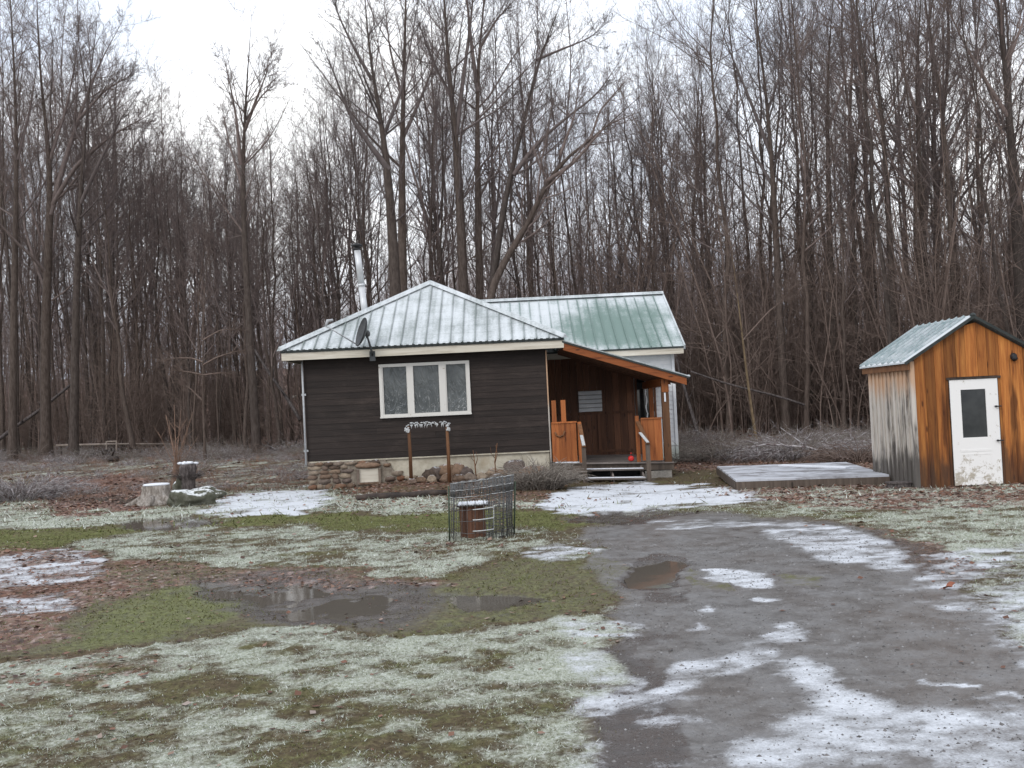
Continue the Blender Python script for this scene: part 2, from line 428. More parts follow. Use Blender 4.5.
REG = {  # attribute: [(polygon, value, feather)] later entries replace
 'frost': [([(-3000,3000),(-3000,505),(310,490),(610,505),(1024,500),(4000,500),(4000,3000)], .72, 14),
           ([(-200,510),(100,512),(200,505),(310,490),(340,448),(-600,440)], .50, 12),
           (GREENBAND, .0, 9), (WET, -.12, 10),
           ([(90,540),(200,532),(440,536),(520,545),(430,575),(300,568),(150,562)], .70, 8),
           ([(-60,545),(60,547),(130,556),(200,572),(160,590),(100,602),(60,640),(-60,660)], .1, 10),
           ([(50,480),(140,474),(160,498),(130,512),(60,512)], -.1, 10),
           ([(690,490),(760,480),(900,478),(1100,484),(1100,500),(1000,508),(850,508),(760,503)], .52, 8),
           ([(640,620),(560,625),(430,640),(200,640),(0,690),(-400,760),(-400,900),(590,900),(610,730)], .67, 14),
           ([(560,612),(630,610),(640,650),(620,720),(600,790),(520,790),(480,690)], .78, 14),
           ([(230,752),(330,742),(470,748),(540,790),(200,790)], .32, 12),
           ([(90,690),(170,680),(330,690),(300,715),(190,712)], .40, 10),
           ([(860,528),(910,543),(950,558),(990,570),(960,582),(930,578),(900,560)], .05, 8),
           ([(-40,450),(340,446),(700,440),(1100,430),(1100,300),(-100,300)], .22, 10)],
 'green': [(GREENBAND, .80, 10), (WET, .50, 14), ([(230,574),(430,578),(440,605),(300,628)], .15, 14), ([(120,604),(200,586),(262,598),(235,622),(140,642),(60,655),(90,630)], .95, 12),
           ([(420,592),(540,556),(600,568),(612,600),(520,618),(430,624)], .62, 14), ([(545,560),(600,540),(640,565),(620,600),(560,600)], .55, 10),
           ([(785,568),(850,572),(840,590),(790,585)], .6, 8), ([(690,565),(735,578),(730,598),(690,590)], .6, 8),
           ([(560,512),(700,508),(880,512),(880,517),(700,515),(560,522)], .5, 6),
           ([(-3000,3000),(-3000,690),(0,690),(200,650),(560,640),(600,800),(560,3000)], .40, 14)],
 'gravel': [([(560,2600),(592,768),(612,700),(640,662),(628,640),(628,600),(600,570),(572,548),(585,530),(620,520),(690,512),(760,515),(850,523),(905,545),(965,585),(1010,640),(1150,760),(2200,2600)], 1, 30),
            ([(525,553),(560,540),(605,545),(590,562),(545,564)], .3, 8)],
 'snow': [([(535,503),(575,489),(640,483),(720,487),(765,500),(700,507),(600,513),(550,511)], 1.25, 8),
          ([(195,512),(225,497),(265,490),(325,489),(335,500),(300,516)], 1.15, 8),
          ([(735,523),(800,519),(850,527),(892,545),(917,568),(890,571),(860,561),(800,549),(745,531)], .68, 10),
          ([(660,521),(745,520),(740,534),(670,532)], .42, 8),
          ([(712,571),(745,566),(784,575),(772,587),(735,586)], .98, 5),
          ([(520,554),(560,545),(604,546),(592,560),(545,563)], .72, 7),
          ([(748,599),(788,600),(772,607),(750,604)], .95, 4), ([(658,627),(694,625),(692,630),(662,631)], .95, 4),
          ([(705,608),(722,612),(718,619),(704,618)], .8, 4), ([(760,632),(790,628),(800,640),(750,646)], .75, 5),
          ([(632,700),(690,662),(740,640),(800,634),(770,665),(700,688),(650,704)], .68, 10),
          ([(795,655),(830,690),(900,700),(1000,702),(1200,720),(1300,900),(720,900),(715,760),(755,720),(790,700)], .80, 26),
          ([(896,669),(970,681),(972,687),(905,679)], .98, 4), ([(985,690),(1015,694),(1014,702),(985,698)], .9, 4),
          ([(925,560),(1024,542),(1300,560),(1300,760),(1010,665),(960,622),(900,590)], .66, 16),
          ([(-60,562),(60,548),(122,560),(90,581),(-60,590)], .74, 9), ([(-60,602),(75,592),(85,610),(-60,626)], .70, 9),
          ([(560,616),(640,615),(628,700),(600,768),(590,900),(545,768),(560,700)], .52, 14),
          ([(640,690),(720,700),(730,900),(610,900)], .30, 16)],
 'leaf': [([(540,510),(560,470),(1100,470),(1100,420),(-200,430),(-200,470),(330,470),(345,505)], .7, 10),
           ([(-600,440),(340,446),(310,490),(200,505),(100,512),(-600,520)], .50, 12),
          ([(-60,545),(60,547),(130,556),(200,572),(160,592),(100,604),(60,645),(-60,662)], .72, 14),
          ([(50,480),(140,474),(160,498),(130,512),(60,514)], 1, 10),
          ([(690,490),(760,480),(900,478),(1100,484),(1100,502),(1000,510),(850,508),(760,503)], .85, 8),
          ([(100,565),(240,562),(450,575),(470,588),(300,585),(120,590)], .55, 8),
          ([(340,490),(560,480),(560,505),(340,505)], .55, 8), ([(400,545),(470,540),(470,562),(400,562)], .4, 8),
          ([(850,520),(920,540),(990,570),(930,584)], .5, 8),
          ([(-400,446),(700,436),(1400,425),(1400,300),(-400,300)], .8, 10),
          ([(0,655),(140,650),(220,668),(100,690),(0,690)], .45, 12)],
 'mud': [(WET, .38, 16), ([(180,580),(300,574),(430,582),(440,600),(400,622),(300,626),(230,610)], .95, 16), ([(625,560),(655,550),(690,558),(685,584),(640,588)], 1, 9), ([(640,590),(690,588),(680,604),(640,602)], .7, 8),
         ([(565,515),(650,508),(720,512),(640,524),(575,524)], .8, 7), ([(860,528),(910,543),(950,558),(990,570),(960,582),(930,578),(900,560)], .9, 7),
         ([(605,650),(640,640),(690,690),(680,768),(620,900),(570,800)], .80, 18), ([(40,494),(140,493),(150,503),(60,506)], .9, 6),
         ([(610,625),(660,622),(670,650),(630,655)], .6, 10)],
 'pud': [([(205,590),(260,580),(330,583),(400,592),(385,606),(330,618),(260,610)], 1, 12), ([(120,523),(190,516),(235,520),(190,529),(130,531)], 1, 7),
         ([(630,564),(660,557),(686,563),(680,580),(640,582)], 1, 8), ([(560,517),(620,512),(680,514),(610,523)], .9, 6), ([(60,497),(138,495),(138,501),(70,503)], 1, 4),
         ([(440,596),(520,588),(560,596),(500,606),(450,606)], .8, 9)],
}
def axis_pts(segs):
    out = [segs[0][0]]
    for a, b, st in segs:
        k = max(1, int(round((b-a)/st))); out += list(a+(b-a)*(np.arange(1, k+1)/k))
    return np.array(out)
gy = axis_pts([(-420,-40,60),(-40,0,8),(0,3,.5),(3,11,.045),(11,18,.075),(18,30,.13),(30,60,.5),(60,240,5),(240,600,60)])
gx = axis_pts([(-420,-60,45),(-60,-22,1.5),(-22,-8,.25),(-8,9,.065),(9,16,.16),(16,60,1.2),(60,420,45)])
GX, GY = np.meshgrid(gx, gy)
def masks(GX, GY):
    Z0 = terrain(GX, GY)
    fy = np.maximum(GY, 1.2)
    px, py = project(GX, fy, Z0)
    w = np.clip(fy/14, .35, 1.2)
    jx = fnoise(GX*1.4, GY*1.4, 4)*22/w; jy = fnoise(GX*1.1+40, GY*1.1+9, 4)*9/w
    px, py = px+jx, py+jy
    out = {}
    for k, L in REG.items():
        a = np.zeros(GX.shape)
        for pts, v, fe in L:
            pts_ = np.array(pts, float)
            x0, y0 = pts_.min(0)-4*fe; x1, y1 = pts_.max(0)+4*fe
            sel = (px > x0) & (px < x1) & (py > y0) & (py < y1)
            if not sel.any(): continue
            m = np.zeros(GX.shape); m[sel] = poly_mask(px[sel], py[sel], pts, fe)
            a = a*(1-m)+v*m
        out[k] = a
    n1, n2 = fnoise(GX*1.1+7, GY*1.6, 4), fnoise(GX*4.2, GY*5.5+3, 4)
    out['frost'] = out['frost']+np.where(out['frost'] > .1, 1, .3)*(.50*n1+.62*n2+.42*fnoise(GX*10, GY*12+3, 3))-.01
    out['snow'] = out['snow']+(out['snow'] > .08)*(.30*n1+.75*fnoise(GX*2.6, GY*4.4+3, 5)+.55*fnoise(GX*8, GY*12+5, 3))-.03
    out['pud'] = out['pud']*np.clip(.95+1.3*fnoise(GX*2.2+11, GY*2.2, 4), 0, 1.2)
    g = out['gravel']; out['frost'] = out['frost']*(1-g)-.25*g*(1-out['green']); out['green'] = out['green']*(1-.75*g*(out['green'] < .45))
    return Z0, out
Z0, MK = masks(GX, GY)
tex = fnoise(GX*9, GY*9, 3)*.030*sstep(60, 20, GY)*(1-.72*MK['gravel'])*(1-.8*MK['snow'])
PUD_DEPTH = .05
GZ = Z0+tex-PUD_DEPTH*MK['pud']
ny, nx = GX.shape
ii = (np.arange(ny-1)[:,None]*nx+np.arange(nx-1)[None,:]).ravel()
F4 = np.stack([ii, ii+1, ii+nx+1, ii+nx], 1)
gme = mesh_from('ground', np.stack([GX.ravel(), GY.ravel(), GZ.ravel()], 1), F4, smooth=True)
for k in ('frost','green','gravel','snow','leaf','mud','pud'):
    a = gme.attributes.new(k, 'FLOAT', 'POINT'); a.data.foreach_set('value', MK[k].ravel().astype(np.float32))
n = N('thawing_yard')
P = n.co()
big = n.noise(.9, 5, .65); mid = n.noise(3.6, 6, .72); fine = n.noise(17, 5, .75); grit = n.noise(70, 3, .8)
A = {k: n.attr(k) for k in ('frost','green','gravel','snow','leaf','mud','pud')}
sub = lambda a, b: n.ma('SUBTRACT', a, b)
mul = lambda a, b: n.ma('MULTIPLY', a, b)
add = lambda a, b: n.ma('ADD', a, b)
dead = n.mix(n.step(n.noise(1.7, 4, .6), .50, .74), n.ramp(fine, [(.3, (.040, .029, .017)), (.5, (.085, .064, .036)), (.72, (.15, .115, .07))]), n.ramp(fine, [(.3, (.050, .050, .018)), (.5, (.105, .102, .038)), (.72, (.175, .165, .075))]))
grn = n.ramp(fine, [(.3, (.050, .055, .018)), (.5, (.115, .122, .038)), (.75, (.19, .20, .08))])
gm = n.step(add(A['green'], add(mul(sub(mid, .5), 1.6), mul(sub(fine, .5), .9))), .28, .95)
col = n.mix(gm, dead, grn)
mudc = n.ramp(mid, [(.3, (.030, .023, .020)), (.6, (.066, .05, .042))])
mm = n.step(add(A['mud'], mul(sub(mid, .5), 1.3)), .35, .75)
# gravel
vs = n.node('ShaderNodeTexVoronoi'); n.put(vs.inputs['Vector'], P); vs.inputs['Scale'].default_value = 42
pb = n.xyz(vs.outputs['Color'])[0]
grav = n.mix(mul(n.step(pb, .55, 1), .6), n.ramp(fine, [(.25, (.075, .071, .068)), (.55, (.134, .127, .122)), (.8, (.20, .192, .187))]), (.19, .18, .17))
grav = n.mix(n.step(big, .35, .7), grav, n.mix(.75, grav, (.095, .076, .062)))
grav = n.mix(mul(n.step(mid, .5, .72), .6), grav, (.055, .050, .047))
grav = n.mix(mul(n.step(add(mid, mul(sub(grit, .5), .8)), .60, .30), .35), grav, (.27, .27, .275))
gv = n.step(add(A['gravel'], add(mul(sub(mid, .5), 1.1), mul(sub(fine, .5), .7))), .25, .75)
gv = mul(gv, sub(1, mul(n.step(A['green'], .45, .6), gm)))
col = n.mix(gv, col, grav)
col = n.mix(mul(mm, .85), col, mudc)
# leaf litter
vl = n.node('ShaderNodeTexVoronoi'); n.put(vl.inputs['Vector'], P); vl.inputs['Scale'].default_value = 15
lc = n.ramp(n.xyz(vl.outputs['Color'])[1], [(0, (.07, .042, .032)), (.35, (.15, .075, .052)), (.65, (.21, .118, .085)), (.85, (.27, .18, .145)), (1, (.34, .27, .25))])
lc = n.mix(1, lc, n.ramp(fine, [(.3, (.5,)*3), (.7, (1.2,)*3)]), 'MULTIPLY')
lm = n.step(add(A['leaf'], mul(sub(n.noise(6, 5, .75), .5), 1.7)), .35, .8)
lm = mul(lm, sub(1, mul(gv, .75)))
col = n.mix(lm, col, lc)
# frost on grass blades
fr = add(A['frost'], add(mul(sub(mid, .5), .45), mul(sub(fine, .5), .80)))
fm = n.step(fr, .34, 1.02)
fcol = n.ramp(n.noise(34, 4, .8), [(.28, (.155, .165, .095)), (.48, (.365, .388, .315)), (.72, (.645, .665, .635))])
col = n.mix(mul(fm, .92), col, fcol)
# thin snow
sn = add(A['snow'], add(mul(sub(mid, .5), .55), add(mul(sub(fine, .5), .9), mul(sub(grit, .5), 1.1))))
sm_ = n.step(sn, .26, 1.16)
scol = n.ramp(n.noise(28, 4, .75), [(.25, (.46, .475, .50)), (.55, (.66, .685, .725)), (.8, (.80, .825, .86))])
col = n.mix(mul(sm_, .93), col, scol)
soak = n.step(add(A['pud'], mul(sub(mid, .5), .8)), .0, .75)      # ground soaked dark by standing water
fm = mul(fm, sub(1, soak)); sm_ = mul(sm_, sub(1, soak))
col = n.mix(mul(soak, .6), col, (.062, .052, .042))
wet = n.ma('MAXIMUM', n.ma('MAXIMUM', soak, mul(gv, .85)), n.ma('MAXIMUM', mm, mul(n.step(A['mud'], .2, .5), .6)))
wet = mul(wet, sub(1, n.ma('MAXIMUM', fm, sm_)))
rough = n.ma('MULTIPLY_ADD', mul(wet, add(.5, mul(mid, .9))), -.66, .88)
hgt = add(mul(fine, .6), add(mul(grit, .35), mul(sm_, .25)))
bn = n.node('ShaderNodeBump'); n.put(bn.inputs['Height'], hgt); n.put(bn.inputs['Strength'], n.ma('MULTIPLY_ADD', wet, -.42, .75)); bn.inputs['Distance'].default_value = .03
n.put(n.b.inputs['Normal'], bn.outputs[0])
gme.materials.append(n.fin(col, rough, 0, n.ma('MULTIPLY_ADD', wet, .35, .2)))
g_ob = link('ground', gme); tag(g_ob, kind='structure')

# standing meltwater
n = N('meltwater')
bw = n.node('ShaderNodeBump'); n.put(bw.inputs['Height'], n.noise(3, 3, .5)); bw.inputs['Strength'].default_value = .05; bw.inputs['Distance'].default_value = .02
n.put(n.b.inputs['Normal'], bw.outputs[0]); M['water'] = n.fin((.105, .092, .076), .06, 0, .5); n.b.inputs['IOR'].default_value = 1.33
def puddle(pts, drop=.026):
    c_ = np.mean(pts, 0); P_ = [ground(*(c_+(np.array(q)-c_)*(1.22, 1.3))) for q in pts]
    z = sum(p.z for p in P_)/len(P_)-drop
    m = MB(); m.add([(p.x, p.y, z) for p in P_], [tuple(range(len(P_)))])
    tag(m.build('puddle', M['water'], None, P_[0]*1), kind='structure')
for L in ([(195,588),(260,577),(335,580),(412,590),(400,608),(335,622),(250,614)], [(110,523),(190,514),(245,519),(195,531),(125,533)],
          [(624,563),(660,554),(694,561),(688,584),(636,586)], [(430,595),(520,585),(572,595),(500,609),(440,609)], [(52,496),(144,494),(146,502),(66,504)]):
    puddle(L[::-1] if False else L)

# ---- yard cover: grass, fallen leaves, pebbles as real geometry
def scatter(nmax, box, dens_key, seed):
    r = np.random.default_rng(seed)
    x = r.uniform(box[0], box[1], nmax); y = r.uniform(box[2], box[3], nmax)
    keep = np.abs(x) < y*.56+1.5
    x, y = x[keep], y[keep]
    z, mk = masks(x[None], y[None]); z = z[0]; mk = {k: v[0] for k, v in mk.items()}
    return x, y, z, mk, r
def ground_tex(x, y, mk): return terrain(x, y)+fnoise(x*9, y*9, 3)*.030*(1-.72*mk['gravel'])*(1-.8*mk['snow'])-PUD_DEPTH*mk['pud']
Vs, Fs, Rs = [], [], []
for (cnt, box, ht, wd, seed) in ((620000, (-6,6,3.2,9,), .0095, .0034, 1), (330000, (-9.5,9.5,9,17), .017, .006, 2), (60000, (-14,14,17,27), .045, .013, 3)):
    x, y, z, mk, r = scatter(cnt, box, None, seed)
    cl = fnoise(x*2.3, y*2.3, 4)
    d = np.clip(np.clip(np.maximum(mk['frost'], .12)*1.0+mk['green']*.5+cl*.5, 0, 1)*(1-mk['gravel'])*(1-.9*np.clip(mk['snow'], 0, 1))*(1-.8*np.clip(mk['pud'], 0, 1))*(1-.6*mk['leaf'])*(1-.65*np.clip(mk['mud'], 0, 1)), 0, 1)
    k = r.random(len(x)) < d
    x, y, mk = x[k], y[k], {q: v[k] for q, v in mk.items()}; cl = cl[k]
    z = ground_tex(x, y, mk)-.004
    m = len(x); a = r.uniform(0, 2*np.pi, m); h = ht*np.exp(r.normal(-.1, .42, m)); w = wd*r.uniform(.6, 1.3, m); lean = h*r.uniform(.4, 2.0, m); b = r.uniform(0, 2*np.pi, m)
    p0 = np.stack([x-np.cos(a)*w, y-np.sin(a)*w, z], 1); p1 = np.stack([x+np.cos(a)*w, y+np.sin(a)*w, z], 1)
    p2 = np.stack([x+np.cos(b)*lean, y+np.sin(b)*lean, z+h], 1)
    o = sum(len(v) for v in Vs)
    Vs.append(np.stack([p0, p1, p2], 1).reshape(-1, 3)); Fs.append(o+np.arange(m*3).reshape(m, 3))
    fz = np.clip(mk['frost']+.75*(r.random(m)-.5)+.15*cl, 0, 1)
    Rs.append(np.where(fz > .42, .5+.5*r.random(m), .45*r.random(m)*np.where(mk['green']+cl*.5 > .38, 1, .35)))
n = N('short_turf'); rr = n.attr('rnd')
c = n.ramp(rr, [(0, (.075, .06, .03)), (.14, (.11, .095, .04)), (.17, (.07, .08, .02)), (.45, (.145, .16, .055)), (.5, (.21, .23, .155)), (.8, (.415, .44, .37)), (1, (.60, .62, .58))])
tm = n.fin(c, .8, 0, .2)
tag(link('grass', mesh_from('grass', np.concatenate(Vs), None, np.concatenate(Fs), tm, np.concatenate(Rs))), 'short frosted and thawed lawn grass across the yard', 'grass', kind='stuff')
# fallen leaves
Vs, Rs = [], []
for (cnt, box, sz, seed) in ((30000, (-8,8,3.4,13), .027, 4), (52000, (-15,13,13,30), .042, 5), (22000, (-30,18,28,52), .075, 6)):
    x, y, z, mk, r = scatter(cnt, box, None, seed)
    cl = fnoise(x*1.7+3, y*1.7, 4)
    d = np.clip(mk['leaf']*1.0+cl*.6-.08, .02, 1)*(1-.85*mk['gravel'])*(1-.6*(mk['snow'] > .85))
    k = r.random(len(x)) < d
    x, y, mk = x[k], y[k], {q: v[k] for q, v in mk.items()}
    z = (ground_tex(x, y, mk) if box[3] < 31 else terrain(x, y))+.006
    m = len(x); a = r.uniform(0, 2*np.pi, m); s = sz*r.uniform(.5, 1.3, m); tl = r.normal(0, .35, m); cu = r.uniform(.0, .6, m)
    ux, uy = np.cos(a)*s, np.sin(a)*s; vx, vy = -np.sin(a)*s*.62, np.cos(a)*s*.62
    P0 = np.stack([x-ux, y-uy, z+np.abs(tl)*s*.5], 1); P1 = np.stack([x+vx, y+vy, z+cu*s*.6+np.maximum(tl, 0)*s], 1)
    P2 = np.stack([x+ux, y+uy, z+cu*s], 1); P3 = np.stack([x-vx, y-vy, z+cu*s*.2+np.maximum(-tl, 0)*s], 1)
    Vs.append(np.stack([P0, P1, P2, P3], 1).reshape(-1, 3)); Rs.append(r.random(m))
Vs = np.concatenate(Vs); Rs = np.concatenate(Rs); m = len(Rs)
q = np.arange(m)[:,None]*4
n = N('wet_fallen_leaf')
c = n.ramp(n.attr('rnd'), [(0, (.05, .026, .018)), (.3, (.105, .045, .026)), (.55, (.16, .072, .042)), (.75, (.20, .11, .072)), (.88, (.26, .18, .14)), (.95, (.24, .18, .15)), (1, (.30, .25, .22))])
tag(link('fallen_leaves', mesh_from('fallen_leaves', Vs, None, np.concatenate([q+[[0,1,2]], q+[[0,2,3]]]), n.fin(c, .55, 0, .35), np.concatenate([Rs, Rs]))), 'wet brown and rusty fallen leaves scattered over the yard', 'leaves', kind='stuff')
# pebbles on the drive
x, y, z, mk, r = scatter(60000, (-2,8,3.2,13), None, 8)
k = (r.random(len(x)) < mk['gravel']*.55*(1-.6*(mk['green'] > .4)))
x, y, mk = x[k], y[k], {q_: v[k] for q_, v in mk.items()}; z = ground_tex(x, y, mk)
m = len(x); s = np.abs(r.normal(.004, .003, m))+.003
octv = np.array([(1,0,0),(0,1,0),(-1,0,0),(0,-1,0),(0,0,.7)], float)
V5 = octv[None]*s[:,None,None]*(1+.35*r.normal(size=(m,5,1)))
V5 += np.stack([x, y, z-.001], 1)[:,None,:]
q = np.arange(m)[:,None]*5
n = N('drive_pebble'); c = n.ramp(n.attr('rnd'), [(0, (.05, .046, .043)), (.6, (.13, .12, .115)), (.85, (.20, .19, .185)), (1, (.27, .27, .27))])
rn = r.random(m)
tag(link('pebbles', mesh_from('pebbles', V5.reshape(-1,3), None, np.concatenate([q+[[0,1,4]], q+[[1,2,4]], q+[[2,3,4]], q+[[3,0,4]]]), n.fin(c, .5, 0, .4), np.tile(rn, 4))), 'loose wet pebbles on the gravel drive', 'gravel', kind='stuff')

# ------------------------------------------------------------------ the cabin
cab = thing('cabin', H0, 'dark brown sided cabin with frosted metal hip roof, white rear wing and orange wood porch', 'cabin')
xL, xR, yF, zB, zS, zT = -5.19, .87, 25.0, -.12, .70, 3.30
# lapped front siding, course by course, round the window opening
wx0, wx1, wz0, wz1 = -3.31, -1.045, 1.71, 3.04
m = MB(); nc = 17; ch = (zT-zS)/nc
for i in range(nc):
    z0, z1 = zS+i*ch, zS+(i+1)*ch
    spans = [(xL, xR)] if (z1 <= wz0+.02 or z0 >= wz1-.02) else [(xL, wx0+.02), (wx1-.02, xR)]
    if len(spans) == 2:
        for q0, q1 in ((z0, min(z1, wz0+.02)), (max(z0, wz1-.02), z1)):
            if q1-q0 > .004: m.box(wx0+.021, wx1-.021, yF-.012, yF+.05, q0, q1)
    for a, b in spans:
        cuts = sorted([a, b]+([random.uniform(a+.8, b-.8)] if b-a > 2.2 else []))
        for c0, c1 in zip(cuts, cuts[1:]):
            c1 -= .003 if c1 < b else 0
            m.hexa([(c0, yF-.011, z0), (c1, yF-.011, z0), (c1, yF+.05, z0), (c0, yF+.05, z0), (c0, yF-.002, z1+.004), (c1, yF-.002, z1+.004), (c1, yF+.05, z1-.001), (c0, yF+.05, z1-.001)])
m.build('siding', M['siding'], cab)
m = MB()
m.box(xL+.01, xL+.12, yF+.06, 30.9, zS, zT); m.box(xR-.12, xR-.01, yF+.06, 28.9, .1, zT)
m.box(xL+.13, xR-.13, 30.6, 30.9, zS, zT); m.build('side_wall', M['siding'], cab)
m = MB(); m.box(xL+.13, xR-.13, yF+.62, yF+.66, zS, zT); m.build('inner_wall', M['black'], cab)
# foundation, stone facing at its left end
m = MB(); m.box(xL+.05, xR-.02, yF+.02, 30.9, zB-.2, zS-.004); m.box(xL+.05, xR-.01, yF-.035, yF+.019, zS-.035, zS-.004); m.build('foundation', M['concrete'], cab)
m = MB()
zz = zB
rows = [(-.02, .13), (.11, .25), (.24, .37), (.36, .48), (.47, .58), (.56, .67)]
for r_, (z0, z1) in enumerate(rows):
    x = xL+.0+(r_ % 2)*.03
    xe = -3.0+.16*math.sin(r_*2.1)+(-.10*r_ if r_ > 2 else .25)
    while x < xe:
        w = random.uniform(.17, .36)
        if not (x+w > -3.98 and x < -3.34 and z1 > .10 and z0 < .50):
            m.rock((x+w/2, yF-.02, (z0+z1)/2), w*.52, .10, (z1-z0)*.60, None, .28, 2)
        x += w*.96
m.build('stone_facing', M['stone'], cab)
m = MB()
m.hexa([(xL+.02, yF-.05, -.1), (-2.65, yF-.05, -.1), (-2.65, yF+.018, -.1), (xL+.02, yF+.018, -.1), (xL+.02, yF-.05, .655), (-3.25, yF-.05, .655), (-3.25, yF+.018, .655), (xL+.02, yF+.018, .655)])
m.build('mortar_bed', M['mortar'], cab)
# crawl space vent in the stones
v = MB(); v.box(-3.96, -3.90, yF-.13, yF-.06, .08, .46); v.box(-3.42, -3.36, yF-.13, yF-.06, .08, .46); v.box(-3.90, -3.42, yF-.13, yF-.06, .08, .13)
v.rock((-3.66, yF-.08, .545), .34, .09, .09, .9, .15)
vo = v.build('foundation_vent', M['stone'], cab)
v = MB(); v.box(-3.90, -3.42, yF-.075, yF-.055, .13, .46); v.build('vent_cover', M['cream'], vo)
# triple window
m = MB()
fw = .075
m.box(wx0, wx1, yF-.06, yF+.04, wz0, wz0+fw); m.box(wx0, wx1, yF-.06, yF+.04, wz1-fw, wz1)
mull = [(wx0, wx0+fw), (-2.60, -2.455), (-1.815, -1.655), (wx1-fw, wx1)]
for a, b in mull: m.box(a, b, yF-.062, yF+.042, wz0+fw, wz1-fw)
m.box(wx0-.01, wx1+.01, yF-.078, yF-.063, wz0-.015, wz0+.02)
for (a, b), (c, d) in zip(mull, mull[1:]):
    if a > -3 and c < -1.7: continue
    m.box(b, b+.025, yF-.045, yF+.03, wz0+fw, wz1-fw); m.box(c-.025, c, yF-.045, yF+.03, wz0+fw, wz1-fw)
win = m.build('window', M['white_paint'], cab)
for i, ((a, b), (c, d)) in enumerate(zip(mull, mull[1:])):
    p = MB(); p.box(b+(.026 if i != 1 else .001), c-(.026 if i != 1 else .001), yF-.012, yF-.006, wz0+fw, wz1-fw)
    p.build('pane', M['film'], win)
m = MB(); m.box(-1.35, -1.33, 0, 0, 0, 0) if False else None
# hip roof with raised ribs
eL, eR, eF, ez = -5.66, 1.33, 24.58, 3.47
ap = Vector((-2.15, 27.85, 5.38)); apb = Vector((-2.15, 32.0, 5.38))
m = MB()
m.add([(eL, eF, ez), (eR, eF, ez), ap], [(0,1,2)], .2)
m.add([(eL, eF, ez), ap, apb, (eL, 32, ez)], [(0,1,2,3)], .2); m.add([(eR, eF, ez), (eR, 32, ez), apb, ap], [(0,1,2,3)], .2)
m.add([(eL, eF, ez-.02), (eL, 32, ez-.02), (eR, 32, ez-.02), (eR, eF, ez-.02)], [(0,1,2,3)], .2)
sl = (ap.z-ez)/(ap.y-eF)
k = 0; x = eL+.22
while x < eR-.1:
    t = (x-eL)/(ap.x-eL) if x < ap.x else (eR-x)/(eR-ap.x)
    y1 = eF+(ap.y-eF)*t*.985
    a = Vector((x, eF-.01, ez+.012)); b = Vector((x, y1, ez+(y1-eF)*sl+.012))
    if (b-a).length > .1: m.beam(a, b, .026, .05, (0, -sl, 1), 1.0)
    x += .305
roof = m.build('roof', M['roof'], cab)
def ridge_cap(name, a, b, w, mat, par):
    m = MB(); a, b = Vector(a), Vector(b)
    d = (b-a).normalized(); s = d.cross(Vector((0,0,1))).normalized()*w; u = Vector((0,0,.05)); l = Vector((0,0,-.05))
    m.add([a-s+l, a+u, a+s+l, b-s+l, b+u, b+s+l], [(0,1,4,3), (1,2,5,4), (0,2,1), (3,4,5)], .3)
    return m.build(name, mat, par)
ridge_cap('hip_cap', (eL-.03, eF-.02, ez+.05), ap+Vector((0,0,.05)), .11, M['roof'], roof)
ridge_cap('hip_cap', (eR+.03, eF-.02, ez+.05), ap+Vector((0,0,.05)), .11, M['roof'], roof)
ridge_cap('ridge_cap', ap+Vector((0,-.05,.05)), apb+Vector((0,0,.05)), .12, M['roof'], roof)
m = MB()
m.hexa([(eL+.02, eF+.02, ez-.245), (eR-.01, eF+.02, ez-.245), (eR-.01, eF+.06, ez-.245), (eL+.02, eF+.06, ez-.245), (eL+.02, eF+.02, ez-.06), (eR-.01, eF+.02, ez-.06), (eR-.01, eF+.06, ez-.06), (eL+.02, eF+.06, ez-.06)], .6)
m.box(eL+.02, eL+.06, eF+.062, 31.9, ez-.245, ez-.06)
m.build('fascia', M['cream'], cab)
m = MB(); m.box(eL, eR, eF-.012, eF+.05, ez-.055, ez-.012); x = eL+.1
while x < eR: m.box(x, x+.07, eF-.03, eF-.014, ez-.03, ez+.012); x += .15
m.build('drip_edge', M['edge_dark'], cab)
m = MB(); m.box(eL+.06, eR-.02, eF+.062, yF+.06, ez-.20, ez-.18); m.build('soffit', M['siding'], cab)
# white corner pipe
m = MB(); m.tube([(xL-.02, yF-.08, 3.2), (xL-.02, yF-.08, .62)], .025, 8); m.box(xL-.07, xL+.04, yF-.075, yF-.03, 2.35, 2.40); m.box(xL-.07, xL+.04, yF-.075, yF-.03, .95, 1.0)
m.build('downspout', M['dish_arm'], cab)
m = MB(); m.box(xR-.001, xR+.03, yF-.03, yF+.03, -.02, 3.2); m.build('corner_board', M['weathered'], cab)
# stove pipe
m = MB(); a, b = Vector((-3.86, 27.0, 4.2)), Vector((-4.02, 27.0, 6.28))
m.tube([a, a.lerp(b, .52)], .088, 16); m.tube([a.lerp(b, .52), a.lerp(b, .55)], .100, 16); m.tube([a.lerp(b, .55), b], .088, 16)
pipe = m.build('stovepipe', M['steel'], cab)
m = MB(); m.lathe(b+Vector((-.005,0,.0)), [(.09,-.02),(.105,.0),(.105,.03),(.07,.035),(.07,.09),(.155,.095),(.16,.12),(.11,.155),(.03,.17)], 18); m.build('cap', M['black'], pipe)
